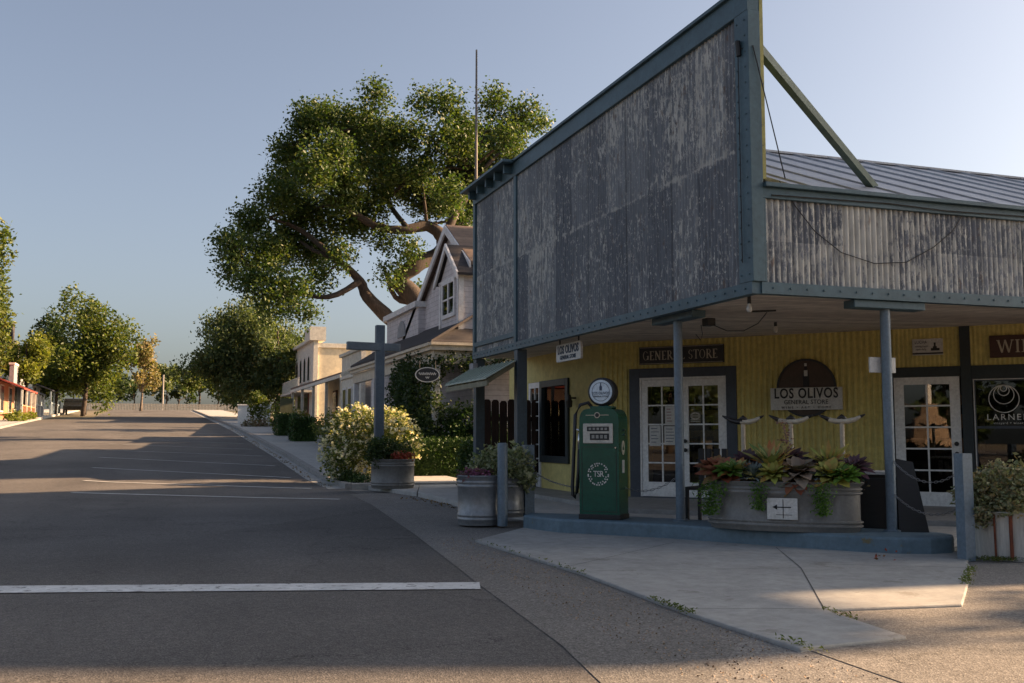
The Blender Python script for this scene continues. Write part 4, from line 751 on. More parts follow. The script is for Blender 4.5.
# horn posts
def horn_post(x, y, label, short_tip):
    t = empty('horn_post', (x, y, .17), label, 'horn post'); MB().lathe([(.028,0),(.028,1.27),(.045,1.28),(.045,1.30)], (x,y,.17), 12).build('post', BAMBOO, t, auto=40)
    d = EX; hz = 1.47; P = [Vector((x,y,hz))+d*u+Vector((0,0,z)) for u, z in ((-.27,.075),(-.22,.05),(-.15,.015),(-.07,-.005),(0,.0),(.07,-.005),(.15,.015),(.22,.05),(.27,.075))]
    hn = MB().tube(P, [.007,.018,.028,.034,.032,.034,.028,.018,.007], 10).build('horn', HORN, t, smooth=True)
    a = 3 if short_tip else 5; MB().tube([p+Vector((0,0,.001)) for p in P[:a]], [r+.0015 for r in [.007,.018,.028,.034,.032][:a]], 10).build('dark_tip', HORNT, hn, smooth=True); MB().tube([p for p in P[-2:]], [.0195,.0085], 10).build('dark_tip', HORNT, hn, smooth=True)  # length of the dark tip differs between posts
    MB().tube([Vector((x,y,hz+.02))-d*.05, Vector((x,y,hz+.05)), Vector((x,y,hz+.02))+d*.05], [.02,.035,.02], 8).build('boss', HORNT, hn, smooth=True)
horn_post(7.12, 11.30, 'pale post with dark steer horns nearest the double doors', False); horn_post(7.47, 10.77, 'middle of the three pale posts topped with steer horns', True); horn_post(7.81, 10.22, 'pale post with the whitest steer horns, just left of the right pipe post', True)
# black bench behind the trough, black A-board, black chair
bf = frame((7.55,10.95,.17), (.70,-.71,0)); t = empty('bench', (7.55,10.95,.17), 'long black wooden bench standing behind the succulent trough', 'bench')
MB(bf).box(-.62,.75,-.05,.35,.40,.45).build('seat', BLKW, t); MB(bf).box(-.62,.75,-.09,-.05,.60,.86).build('backrest', BLKW, t)
for x in (-.58,.70):
    for y in (-.07,.31): MB(bf).box(x-.035,x+.035,y-.03,y+.03,0,.40 if y > 0 else .86).build('leg', BLKW, t)
bf = frame((8.42,9.95,.17), (.72,-.69,0)); t = empty('bin', (8.42,9.95,.17), 'black square bin with a pale lid left of the right pipe post', 'bin'); MB(bf).box(-.62,-.14,-.2,.25,0,.62).build('body', BLKW, t, bevel=.01); MB(bf).box(-.64,-.12,-.22,.27,.66,.70).build('lid', SIGNW, t, bevel=.006); MB(bf).box(-.60,-.16,-.18,.23,.62,.66).build('neck', BLKW, t)
bf = frame((8.24,9.56,.13), (.85,-.52,0)); t = empty('sandwich_board', (8.24,9.56,.13), 'black folding board standing between the right pipe post and the glazed door', 'sandwich board')
MB(bf).slab([(-.17,-.16,0),(.16,-.16,0),(.02,-.02,.86),(-.17,-.02,.90)], (0,.03,0)).build('front_panel', BLKW, t); MB(bf).slab([(-.17,.22,0),(.16,.22,0),(.02,.04,.84),(-.17,.04,.84)], (0,.03,0)).build('rear_panel', BLKW, t)
bf = frame((6.85,11.75,.17), (.6,-.8,0)); t = empty('chair', (6.85,11.75,.17), 'black slatted chair half hidden behind the left pipe post', 'chair'); MB(bf).box(-.22,.22,-.22,.22,.42,.46).build('seat', BLKW, t)
for k in range(4): MB(bf).box(-.20+k*.11,-.13+k*.11,.18,.22,.462,.95).build('slat', BLKW, t)
for x in (-.2,.2):
    for y in (-.2,.2): MB(bf).box(x-.02,x+.02,y-.02,y+.02,0,.42).build('leg', BLKW, t)

# brown board fence beside the store
t = empty('board_fence', (6.9,20.9,.1), 'dark brown dog eared board fence between the square posts and the yellow wall', 'fence')
m = MB()
for k in range(7):
    x = 6.72+k*.185; z = 2.06+random.uniform(-.02,.02); m.slab([(x,20.9,.12),(x+.165,20.9,.12),(x+.165,20.9,z-.05),(x+.125,20.9,z),(x+.04,20.9,z),(x,20.9,z-.05)], (0,.022,0))
m.build('board', WOODB, t); MB().box(6.7,8,20.93,20.98,.5,.6).build('rail', WOODB, t); MB().box(6.7,8,20.93,20.98,1.6,1.7).build('rail', WOODB, t)

# mast behind the false front
t = tag(MB().tube([(7.0,22.4,.1),(7.0,22.4,6),(7.0,22.4,10.45)], [.045,.04,.022], 10).build('mast', M('mast_steel', (.20,.17,.15), .6)), 'tall thin steel mast rising behind the far end of the false front', 'mast')
MB().tube([(7.0,22.4,10.45),(7.0,22.4,10.5)], .03, 8).build('cap', BLK, t) if False else None

# cross post
CROSSP = M('cross_paint', (.10,.135,.17), .55, (.075,.10,.13), 4, bump=.2)
t = empty('cross_post', (5.0,23.6,.09), 'blue grey wooden post with a single crossbar rising behind the flowering bush', 'sign post')
MB().box(4.895,5.105,23.5,23.68,.09,3.89).build('upright', CROSSP, t, bevel=.012); MB().beam((4.19,23.40,3.37), (5.49,23.66,3.37), .13, .19).build('crossbar', CROSSP, t, bevel=.012)

# ------------------------------------------------------------------ roses, hedges and small plants along the sidewalk
def rose(name, label, cl, n, seed_flowers, zmin): return shrub(name, label, cl, n, .085, L_ROSE, 'rose bush', twig=9, tr=.16, shell=.35, zmin=zmin, extra=('blossom', PETAL, seed_flowers, .07))
rose('rose_bush', 'large sunlit rose bush covered in cream blossom beside the cross post', [(4.75,26.0,.85,.75,.7,.7),(5.5,26.0,1.05,.85,.8,.85),(5.1,26.4,1.5,.75,.7,.6),(6.0,25.8,1.1,.6,.6,.75),(4.5,25.7,.6,.5,.5,.45),(5.8,26.3,1.6,.55,.5,.45),(4.65,26.4,1.25,.5,.5,.5)], 9500, 950, .12)
shrub('grass_tuft', 'small dark grassy mound at the kerb left of the rose bush', [(4.62,25.3,.22,.24,.22,.16)], 500, .09, L_DK, 'plant', zmin=.1); shrub('ground_ivy', 'low dark greenery under the rose bush by the kerb', [(4.9,24.8,.16,.4,.25,.14),(5.5,24.7,.16,.45,.3,.16)], 1400, .08, L_HEDGE, 'plant', zmin=.08)
def hedge(x0, x1, y0, y1, h, label, n, size=.07):
    z = G((y0+y1)/2)+.1; P = RNG.random((n,3)); k = RNG.integers(0,5,n); jit = RNG.normal(size=(n,3))*.035
    P[k==0,2] = 1; P[k==1,0] = 0; P[k==2,0] = 1; P[k==3,1] = 0; P[k==4,1] = 1
    P = np.array([x0,y0,z])+P*np.array([x1-x0,y1-y0,h])+jit; tag(leaf_mesh('clipped_hedge', P, size, L_HEDGE), label, 'hedge')
    mb = MB().box(x0+.04,x1-.04,y0+.04,y1-.04,z-.1,z+h-.04)
    return mb
def solid_hedge(x0, x1, y0, y1, h, label, n, size=.07):
    z = G((y0+y1)/2)+.1; t = empty('clipped_hedge', ((x0+x1)/2,(y0+y1)/2,z), label, 'hedge'); P = RNG.random((n,3)); k = RNG.choice([0,0,1,2,3,3,3,4], n); jit = RNG.normal(size=(n,3))*.045
    P[k==0,2] = 1; P[k==1,0] = 0; P[k==2,0] = 1; P[k==3,1] = 0; P[k==4,1] = 1
    r = .12*np.sin(P[:,0]*9+P[:,2]*4)*.3
    P = np.array([x0,y0,z])+P*np.array([x1-x0,y1-y0,h])+jit; P[:,1] += r; leaf_mesh('foliage', P, size, L_HEDGE, t); MB().box(x0+.06,x1-.06,y0+.08,y1-.08,z-.1,z+h-.06).build('branches', L_HEDGE, t)
solid_hedge(6.0,10.6,27.0,27.8,.98, 'long dark clipped hedge in front of the vine covered porch', 9000); solid_hedge(5.55,6.55,43.6,44.8,.95, 'small boxy hedge beside the sidewalk, nearest the rose bush', 2400, .09); solid_hedge(5.45,6.45,48.5,49.8,.95, 'small boxy hedge beside the sidewalk, farther up the street', 2000, .09)
shrub('conifer', 'small dark upright conifer beside the end of the clipped hedge', [(6.9,22.6,.5,.26,.26,.45),(6.9,22.6,.9,.2,.2,.35)], 1500, .07, L_HEDGE, 'shrub', zmin=.1)
shrub('pink_shrub', 'dusty pink flowering shrub above the clipped hedge', [(9.0,28.3,1.35,.8,.35,.22),(10,28.4,1.3,.7,.35,.22)], 1200, .09, LEAF('pink_leaf', [(.30,.18,.14), (.22,.16,.11), (.36,.26,.20)], .3), 'shrub')
shrub('yellow_shrub', 'yellow green shrub above the small boxy hedges', [(5.9,51.5,2.2,.7,.6,.75),(6.8,52,2.1,.7,.6,.6)], 1800, .11, L_YEL, zmin=G(51)); shrub('rose_shrub', 'pale flowering shrub between the boxy hedges and the rose bush', [(6.6,40.5,1.55,.8,.7,.5),(7.0,41.5,1.8,.7,.6,.5)], 1900, .1, L_ROSE, zmin=G(40))
shrub('green_shrub', 'bright green topped shrub beside the low white wall', [(5.75,61,2.9,.65,.6,.85),(5.6,60.6,3.5,.4,.4,.4)], 1900, .13, L_MID, zmin=G(60)); shrub('street_flowers', 'planter of mixed flowers below the bright green shrub', [(5.4,60,1.95,.7,.4,.3),(6.2,60.2,1.95,.5,.4,.3)], 900, .12, LEAF('mixed_bloom', [(.35,.28,.24), (.10,.12,.05), (.30,.14,.10)], .3), 'flowers', zmin=G(60))
t = MB().box(5.0,7.0,66,66.2,G(66)-.1,G(66)+1.25).box(4.95,7.05,65.95,66.25,G(66)+1.25,G(66)+1.32).build('low_wall', WHITE); tag(t, 'low white garden wall where the sidewalk meets the big leafy tree', 'wall')
t = empty('notice_board', (6.0,50,G(50)), 'square brown notice board among the shrubs by the boxy hedges', 'sign'); MB().box(5.75,6.35,50,50.06,G(50)+1.15,G(50)+1.85).build('board', M('board_green', (.10,.11,.06)), t); MB().box(5.8,5.86,50.06,50.12,G(50),G(50)+1.8).box(6.24,6.30,50.06,50.12,G(50),G(50)+1.8).build('leg', WOODB, t)

# ================================================================== HOUSE NEXT DOOR
HS = empty('inn_house', (10,33,.4), 'lilac clapboard house with a steep front gable and a vine covered porch', 'house')
XG = 8.95; g0 = .3
MB().slab([(XG,28.9,g0),(XG,36.6,g0),(XG,36.6,5.0),(XG,31.3,7.95),(XG,28.9,6.55)], (.12,0,0)).box(XG+.121,12.3,28.9,29.0,g0,6.5).box(XG,12.3,36.5,36.6,g0,5.0).build('wall', LILAC, HS)
def roofslab(a, b, c, d, mat, th=.12, name='roof'): return MB().slab([a,b,c,d], (0,0,th)).build(name, mat, HS)
roofslab((XG-.2,31.3,7.98),(12.6,31.3,7.98),(12.6,28.5,6.34),(XG-.2,28.5,6.34), SHBR); roofslab((XG-.2,31.3,7.98),(12.6,31.3,7.98),(12.6,37.0,4.78),(XG-.2,37.0,4.78), SHBR)
def barge(pts, name='bargeboard', d=.06, h=.26):
    for a, b in zip(pts, pts[1:]): MB().slab([a, b, (b[0],b[1],b[2]-h), (a[0],a[1],a[2]-h)], (d,0,0)).build(name, TRIMW, HS)
barge([(XG-.25,28.5,6.44),(XG-.25,31.3,8.08),(XG-.25,37.0,4.88)])
# bay window storey in the gable
BX = 8.4
MB().slab([(BX,28.5,4.3),(BX,30.6,4.3),(BX,30.6,6.05),(BX,29.55,6.95),(BX,28.5,6.05)], (.6,0,0)).build('bay', LILAC, HS)
MB().slab([(BX-.13,29.55,7.03),(9.3,29.55,7.03),(9.3,28.25,5.98),(BX-.13,28.25,5.98)], (0,0,.08)).build('bay_roof', SHDK, HS); MB().slab([(BX-.13,29.55,7.03),(9.3,29.55,7.03),(9.3,30.85,5.98),(BX-.13,30.85,5.98)], (0,0,.08)).build('bay_roof', SHDK, HS)
barge([(BX-.17,28.25,6.07),(BX-.17,29.55,7.13),(BX-.17,30.85,6.07)], h=.2)
m = MB().box(BX-.04,BX,28.46,28.62,4.3,6.02).box(BX-.04,BX,30.48,30.64,4.3,6.02).box(BX-.04,BX+.12,28.45,28.5,4.3,6.02).box(BX+.48,BX+.6,28.45,28.5,4.3,6.02).box(BX-.05,BX+.6,28.42,30.68,5.98,6.06); m.build('corner_trim', TRIMW, HS)
w = MB().box(BX-.06,BX,28.85,30.3,4.85,4.97).box(BX-.06,BX,28.85,30.3,5.9,5.99).box(BX-.06,BX,28.85,28.97,4.97,5.9).box(BX-.06,BX,30.18,30.3,4.97,5.9).box(BX-.06,BX,29.52,29.62,4.97,5.9).box(BX-.05,BX,28.97,30.18,5.40,5.45).build('window', TRIMW, HS); MB().box(BX-.03,BX-.01,28.97,30.18,4.97,5.9).build('pane', GLS2, w)
# porch
PX, PY0, PY1 = 7.5, 28.0, 40.5
roofslab((PX-.1,PY0-.1,3.92),(PX-.1,PY1,3.98),(XG,PY1,4.95),(XG,28.5,4.85), SHDK, .08, 'porch_roof')
MB().slab([(PX-.1,PY0-.1,3.93),(PX+.55,28.45,4.36),(15,28.45,4.36),(15,PY0-.1,3.93)], (0,.03,.06)).build('porch_gable', SHDK, HS)
MB().box(PX-.14,PX-.04,PY0-.14,PY1,3.72,3.90).box(PX-.04,15,PY0-.14,PY0-.04,3.72,3.92).box(PX-.22,PX-.14,PY0-.2,PY1,3.84,3.92).box(PX-.14,15,PY0-.22,PY0-.14,3.86,3.94).build('eave_trim', TRIMC, HS)
MB().box(PX,PX+.2,PY0,PY1,3.35,3.72).box(PX+.2,15,PY0,PY0+.2,3.35,3.72).build('porch_beam', TRIMC, HS)
for x, y in ((PX,PY0),(PX,32.2),(PX,36.4),(PX,40.2),(8.75,PY0),(10.2,PY0)): MB().box(x,x+.2,y,y+.2,g0,3.35).build('porch_post', TRIMW, HS, bevel=.01)
MB().box(PX-.05,XG,PY0,PY1,g0-.3,g0+.45).box(XG,15,PY0-.0,28.3,g0-.3,g0+.45).build('porch_base', TRIMW, HS); MB().box(9.3,12.5,29.2,29.3,g0+.45,3.7).build('brick_wall', BRICK, HS)
for y in (33.5,37.8):
    w = MB().box(XG-.06,XG,y,y+1.3,1.4,1.52).box(XG-.06,XG,y,y+1.3,3.0,3.1).box(XG-.06,XG,y,y+.1,1.52,3.0).box(XG-.06,XG,y+1.2,y+1.3,1.52,3.0).build('window', TRIMW, HS); MB().box(XG-.03,XG-.01,y+.1,y+1.2,1.52,3.0).build('pane', GLS2, w)
MB().box(XG,13,36.61,44,g0,5.0).build('rear_wing', LILAC, HS); MB().box(8.7,9.3,34.6,39.7,4.6,5.80).build('parapet', LILAC, HS); MB().box(8.55,9.4,34.5,39.8,5.80,6.0).build('parapet_trim', TRIMW, HS)
m = MB(); m.slab([(8.66,37.1+.62*math.cos(R(a)),4.95+.62*math.sin(R(a))) for a in range(0,181,15)], (.04,0,0)).build('arched_vent', GREYW, HS)
# vines, oval sign
shrub('climbing_vine', 'dark green vine climbing the porch posts of the lilac house', [(7.35,32.2,2.0,.25,.7,1.3),(7.35,30.6,2.4,.3,.9,1.3),(7.35,29.2,2.6,.3,.8,1.1),(7.4,31.5,3.2,.25,1.0,.5),(7.4,30.2,1.2,.4,1.0,.8),(7.45,28.0,2.0,.3,.25,1.5),(7.6,29,1.6,.35,.8,1.1),(8.1,27.95,3.4,.8,.18,.28),(9.2,27.95,3.5,.8,.18,.25),(7.6,28.6,3.1,.3,.5,.4),(8.0,28.0,1.4,.5,.25,.8)], 14000, .11, L_DK, 'vine', twig=8, tr=.14)
shrub('porch_shrub', 'round glossy green shrub between the vine and the clipped hedge', [(8.6,27.9,1.5,.8,.35,.7),(9.3,27.95,1.3,.5,.3,.6),(8.1,27.85,1.3,.4,.3,.5)], 5000, .10, L_HEDGE, twig=8, tr=.12)
t = empty('oval_sign', (7.2,27.55,2.75), 'black oval sign with white rim hanging over the vines', 'sign'); of = frame((7.2,27.55,2.98), (1,-.25,0)) @ Matrix.Scale(.88, 4); n = 40
MB(of).slab([(.40*math.cos(2*PI*j/n),-.02,.245*math.sin(2*PI*j/n)) for j in range(n)], (0,.04,0)).build('board', BLACKS, t); m = MB(of)
for j in range(n):
    a, b = 2*PI*j/n, 2*PI*(j+1)/n; m.poly([(.36*math.cos(a),-.022,.215*math.sin(a)),(.36*math.cos(b),-.022,.215*math.sin(b)),(.395*math.cos(b),-.022,.242*math.sin(b)),(.395*math.cos(a),-.022,.242*math.sin(a))])
m.build('rim', PALEW, t); m = MB(of); m.tube([(-.27+.54*k/60,-.026,.03+.035*math.sin(k*.95)*(1.4 if k % 13 < 4 else 1)) for k in range(61)], .011, 4).tube([(-.06+.12*k/14,-.026,-.09+.03*math.sin(k*1.1)) for k in range(15)], .011, 4).build('script', PALEW, t); MB(of).tube([(-.25,0,.2),(-.25,0,.45)], .01, 5).tube([(.25,0,.2),(.25,0,.45)], .01, 5).build('hanger', BLK, t)

# small white shop beyond the house
SH = empty('small_shop', (10,46.5,G(46)), 'low white false fronted shop between the lilac house and the cream building', 'shop')
z = G(46); MB().box(8.75,14,44.3,49,z,z+3.6).build('wall', GREYW, SH); MB().box(8.55,8.749,44.2,49.1,z,z+4.0).build('false_front', CREAML, SH); MB().box(8.42,8.75,44.1,49.2,z+4.0,z+4.15).box(8.45,8.55,44.2,49.1,z+2.9,z+3.05).build('cornice', CREAML, SH, bevel=.02)
for y in (44.9,46.2,47.6): w = MB().box(8.50,8.55,y,y+.9,z+.9,z+2.5).build('window', TRIMW, SH); MB().box(8.485,8.499,y+.1,y+.8,z+1,z+2.4).build('pane', M('dark_pane', (.03,.035,.04), .15) if 'dark_pane' not in MATS else MATS['dark_pane'], w)
m = MB()
for k in range(12): m.box(8.44,8.50,44.4+k*.38,44.5+k*.38,z+3.1,z+3.25)
m.build('bracket', CREAML, SH)
DP = MATS['dark_pane']
# cream two storey building with verandah
CB = empty('cream_building', (13,74,G(72)), 'cream two storey false front building with dark arched windows up the street', 'building')
z = G(70); MB().box(10.5,20,70,79,z-.3,7.55).build('wall', CREAMW, CB); MB().box(10.2,10.499,69.8,79.2,z-.3,7.75).build('front_wall', CREAML, CB); MB().box(9.9,11.0,69.6,72.0,7.76,8.7).box(9.95,10.6,72.0,79.3,7.75,7.95).build('parapet', CREAML, CB); MB().box(10.45,20.1,69.9,70,7.3,7.6).build('cornice', CREAML, CB)
for y in (71.2,73.2,75.2,77.2):
    w = MB().slab([(10.2,y+a,b) for a, b in ((0,5.0),(1.0,5.0),(1.0,6.5),(.85,6.8),(.5,6.95),(.15,6.8),(0,6.5))], (-.06,0,0)).build('window', CREAML, CB); MB().slab([(10.13,y+a,b) for a, b in ((.12,5.1),(.88,5.1),(.88,6.5),(.72,6.7),(.5,6.8),(.28,6.7),(.12,6.5))], (-.01,0,0)).build('pane', DP, w)
for y in (71.5,75): w = MB().box(10.14,10.2,y,y+2.2,z+.6,z+2.3).build('window', BRICK, CB); MB().box(10.12,10.139,y+.2,y+2.0,z+.8,z+2.1).build('pane', DP, w)
w = MB().box(15.0,16.6,69.92,69.99,5.2,6.6).build('side_window', M('green_frame', (.05,.10,.07)), CB); MB().box(14.8,16.8,69.7,69.99,6.6,6.75).build('hood', MATS['green_frame'], w); MB().box(15.2,16.4,69.9,69.919,5.3,6.5).build('pane', DP, w)
MB().slab([(8.6,49.6,4.25),(8.6,69,4.3),(11,69,4.9),(11,49.6,4.9)], (0,0,.12)).build('verandah_roof', SHBR, CB); MB().box(8.55,8.65,49.6,69,4.10,4.27).build('verandah_beam', CREAML, CB)
for y in (50,54.7,59.4,64.1,68.8): MB().box(8.65,8.8,y,y+.15,G(y),4.15).build('verandah_post', CREAML, CB)
MB().box(11,11.1,49.6,69,G(50)-.2,4.9).build('verandah_wall', CREAMW, CB)
for y in (51,55.5,60,64.5): w = MB().box(10.93,10.99,y,y+1.5,G(y)+.8,G(y)+2.3).build('window', M('shop_brown', (.12,.06,.04)) if 'shop_brown' not in MATS else MATS['shop_brown'], CB); MB().box(10.91,10.929,y+.15,y+1.35,G(y)+.95,G(y)+2.15).build('pane', DP, w)
m = MB()
for k in range(24): m.box(9.2,9.24,69.6+k*.4,69.64+k*.4,4.35,5.15)
m.box(9.2,9.25,69.5,79.2,5.15,5.21).build('balcony_rail', CREAML, CB); MB().box(9.1,10.2,69.5,79.2,4.2,4.34).build('balcony_floor', CREAML, CB)

# ================================================================== OPPOSITE SIDE OF THE STREET
def shopfront(y0, y1, x, wall, roof, label, h, name='shop', top=None):
    z = G((y0+y1)/2); t = empty(name, (x-3,(y0+y1)/2,z), label, 'shop'); MB().box(x-7,x,y0,y1,z-.4,z+h).build('wall', wall, t)
    MB().slab([(x+1.5,y0,z+h*.78),(x+1.5,y1,z+h*.78),(x-.05,y1,z+h+.1),(x-.05,y0,z+h+.1)], (0,0,.1)).build('porch_roof', roof, t); n = 4
    for k in range(n): y = y0+.1+(y1-y0-.3)*k/(n-1); MB().box(x+1.3,x+1.42,y,y+.12,z-.2,z+h*.78).build('porch_post', CREAML if wall != BLUEW else BLUEW, t)
    m = MB()
    for k in range(int((y1-y0)/.3)): m.box(x+1.34,x+1.38,y0+.2+k*.3,y0+.25+k*.3,z+.1,z+.9)
    m.box(x+1.32,x+1.40,y0+.1,y1-.1,z+.9,z+.97).build('porch_rail', wall, t)
    for k in range(2):
        y = y0+.7+(y1-y0)*.5*k; w = MB().box(x,x+.06,y,y+1.5,z+.5,z+2.3).build('window', CREAML, t); MB().box(x+.061,x+.07,y+.1,y+1.4,z+.6,z+2.2).build('pane', DP, w)
    # end wall seen from down the street
    w = MB().box(x-2.4,x-1.1,y0-.05,y0,z+.6,z+2.2).build('window', CREAML, t); MB().box(x-2.3,x-1.2,y0-.07,y0-.051,z+.7,z+2.1).build('pane', DP, w)
    if top == 'gable': MB().slab([(x-7,y0-.2,z+h+.1),(x+.2,y0-.2,z+h+.1),(x-3.4,y0-.2,z+h+1.3)], (0,y1-y0+.4,0)).build('gable_roof', roof, t)
    if top == 'front': MB().box(x-.25,x+.05,y0,y1,z+h,z+h+1.45).build('false_front', GREYW, t); MB().box(x-.3,x+.1,y0-.1,y1+.1,z+h+1.45,z+h+1.6).build('cornice', CREAML, t)
    return t
shopfront(72,80,-9.4, ORGW, REDW, 'small red roofed shop with an orange porch at the left edge', 2.5, top='gable'); shopfront(80.5,88,-9.6, GREYW, M('blue_black_roof', (.03,.035,.055)), 'grey false fronted shop beside the red roofed one', 2.3, top='front'); shopfront(89,98,-9.2, BLUEW, MATS['blue_black_roof'], 'pale blue porch shop under the big street tree', 2.4)
t = empty('grey_house', (-15,100,G(100)), 'tall pale house with a dark dormer behind the left hand shops', 'house'); z = G(100); MB().box(-20,-12,97,106,z-1,z+6).build('wall', CREAMW, t); MB().slab([(-20.4,96.6,z+6),(-11.6,96.6,z+6),(-16,96.6,z+10)], (0,10,0)).build('roof', SHDK, t); MB().box(-13.6,-11.9,98,99.5,z+6.2,z+8.0).build('dormer', SHDK, t)
simple_tree('cypress_tree', 'tall dense dark tree cut off by the left edge of the picture', (-10.9,76,G(76)), 15, 2.1, 7.4, L_MID, 9500, .32, crown_z=7.6, nc=34, limbs=3)
simple_tree('acacia_tree', 'yellow green bushy tree standing over the red roofed shop', (-9.2,84,G(84)), 6.6, 2.3, 2.4, L_YEL, 4200, .30, crown_z=4.6); simple_tree('acacia_tree', 'yellow green tree behind the grey false fronted shop', (-7.8,93,G(93)), 6.8, 1.9, 2.4, L_YEL, 3000, .30, crown_z=4.3)
simple_tree('street_tree', 'broad green street tree standing on the left kerb beyond the shops', (-5.6,92,G(92)), 10.6, 3.9, 5.0, L_MID, 16000, .30, crown_z=5.6, nc=38, ry=3.6, tr=.5); simple_tree('street_tree', 'darker tree immediately left of the broad green street tree', (-8.2,97,G(97)), 9.2, 2.9, 4.4, L_DK, 8500, .30, crown_z=4.6, nc=28)
simple_tree('birch_tree', 'slender orange tinged tree right of the broad street tree', (-1.4,122,G(122)), 8.4, 2.4, 3.6, L_AUT, 4200, .36, crown_z=5.3, nc=20, bark=BARKP)
PT_ = simple_tree('pepper_tree', 'huge round olive green tree drooping over the right hand sidewalk', (7.7,84,G(84)), 10.2, 6.2, 4.9, L_PEP, 42000, .26, crown_z=4.7, nc=90, ry=5.0, droop=1.2, tr=.6, Q=(.35,.9), RR=(.2,.33))
simple_tree('pepper_tree', 'smaller grey green tree against the left flank of the cream building', (8.9,80,G(80)), 9.8, 2.5, 4.3, L_PEP, 6500, .30, crown_z=5.2, nc=22, droop=1.0)
for i, (x, y, h, r, lf, lb) in enumerate(((1.5,150,7,3.6,L_PEP,'dull green bush at the far end of the street right of the pole'), (6.0,152,8,3.5,L_MID,'light green bush at the far end of the street beside the pepper tree'), (-9,150,7,4.5,L_YEL,'yellow bush far behind the orange tinged tree'), (-15,152,9,5,L_MID,'mid green tree far behind the broad street tree'), (-22,150,10,5,L_DK,'dark far tree behind the pale blue porch shop'), (12,155,9,5,L_DK,'dark far tree behind the huge pepper tree'), (-3,165,6,4,L_DK,'low dark tree at the very end of the street'), (20,150,10,6,L_PEP,'far tree hidden behind the cream building'), (-6.5,158,6,4,L_DK,'dark low bush behind the picket fence, left of the pole'), (9,160,6.5,4.5,L_PEP,'olive low bush behind the picket fence, in front of the dark far tree'), (3.5,168,7.5,4.5,L_DK,'dark far tree directly behind the light green bush'), (-12,170,8,6,L_MID,'green far tree between the yellow bush and the mid green tree'))):
    simple_tree('far_tree', lb, (x,y,G(y)), h, r, h*.42, lf, 1900, .5, nc=14, group='trees at the far end of the street', crown_z=h*.55, limbs=2)
mb = MB()
for k in range(120): mb.box(-9+k*.18,-9+k*.18+.12,136,136.05,G(136)-.2,G(136)+.8)
mb.box(-9,12.6,136.05,136.1,G(136)+.3,G(136)+.4).box(-9,12.6,136.05,136.1,G(136)+.6,G(136)+.7); tag(mb.build('picket_fence', M('weathered_pickets', (.48,.44,.38), .8)), 'long pale picket fence closing the far end of the street', 'fence')
tag(MB().tube([(1.05,140,G(140)-.5),(1.05,140,G(140)+4.6)], .12, 8).build('utility_pole', M('pole_grey', (.32,.29,.26))), 'slim grey utility pole at the far end of the street', 'pole')
def car(x, y, mat, label):
    z = G(y); t = empty('parked_car', (x,y,z), label, 'car'); b = MB(); pr_ = [(-2.1,.35),(-2.15,.7),(-1.3,.85),(-.7,1.38),(.8,1.40),(1.5,.92),(2.1,.82),(2.15,.4)]
    b.slab([(x-.85,y+u,z+v) for u, v in pr_], (1.7,0,0)).build('body', mat, t, bevel=.08)
    MB().box(x+.851,x+.86,y-.6,y+.75,z+.92,z+1.28).box(x-.7,x+.7,y-1.12,y-1.0,z+.95,z+1.2).build('window', DP, t)
    for u in (-1.3,1.3):
        for s in (-.85,.75): MB().tube([(x+s-.02,y+u,z+.33),(x+s+.12,y+u,z+.33)], .33, 16).build('wheel', BLK, t)
car(-6.6,98,M('dark_paint', (.02,.022,.026), .25), 'dark car parked under the street trees by the pale blue shop'); 
shrub('verge_shrub', 'low yellow green verge plants in front of the red roofed shop', [(-8.0,70,G(70)+.35,.7,1.6,.4),(-7.9,75,G(75)+.3,.5,1.6,.35)], 1500, .16, L_YEL, 'plant', zmin=G(70)); simple_tree('garden_tree', 'feathery light tree behind the lilac house, right of the oak', (16,56,G(56)), 9, 3, 3, L_MID, 2600, .3, crown_z=6)

# ================================================================== THE OAK
OK_ = empty('oak_tree', (12.0,45.8,G(46)), 'huge spreading oak behind the lilac house, sunlit along its right side', 'tree')
CL = [(9.0,44.2,16.6,.79),(11.8,46.3,17.3,.74),(12.6,45.1,16.9,.9),(15.5,46.7,17.8,.93),(17.3,46.9,17.4,.93),(16.6,43.0,15.7,.51),(14.9,42.6,14.7,.85),(15.2,48.4,16.6,1.15),(12.4,44.3,14.9,.97),(10.9,44.1,14.9,.88),(10.5,49.5,16.2,1.18),(8.3,45.8,15.7,1.09),(7.6,48.4,16.6,.96),(6.1,45.8,15.1,.82),(5.7,47.0,14.5,.93),(6.8,43.5,13.5,1.04),(8.9,46.9,14.2,1.12),(10.8,48.6,14.2,1.16),(11.8,46.2,13.9,1.1),(13.8,47.7,14.6,1.14),(15.3,47.2,14.6,.94),(12.1,43.0,11.8,.85),(11.8,47.8,12.9,.86),(9.6,46.6,12.3,.93),(7.7,44.6,12.2,1.15),(6.1,42.7,12.2,1.02),(5.6,48.6,13.5,.97),(4.8,45.8,11.9,1.0),(6.2,47.5,11.8,1.23),(7.9,48.6,11.6,1.16),(9.0,47.2,11.2,.84),(4.0,48.4,11.1,.96),(2.9,45.4,9.5,.81),(3.1,47.7,8.9,.76),(4.1,45.7,9.1,1.09),(5.6,48.4,10.2,1.16),(6.9,48.1,10.1,1.05),(4.3,43.8,7.6,.96),(5.5,44.0,7.7,.87),(3.7,44.4,7.9,.71),(5.9,48.6,7.5,.77),(4.8,45.6,7.0,.73),(7.1,46.7,8.4,.74),(7.7,44.9,9.2,.62),(9.9,46.0,10.5,.73),(10.1,45.4,8.7,.63),(10.8,45.2,9.8,.72),(11.9,46.5,8.0,.55),(13.9,46.6,11.6,.56),(6.8,48.3,7.1,.58)]
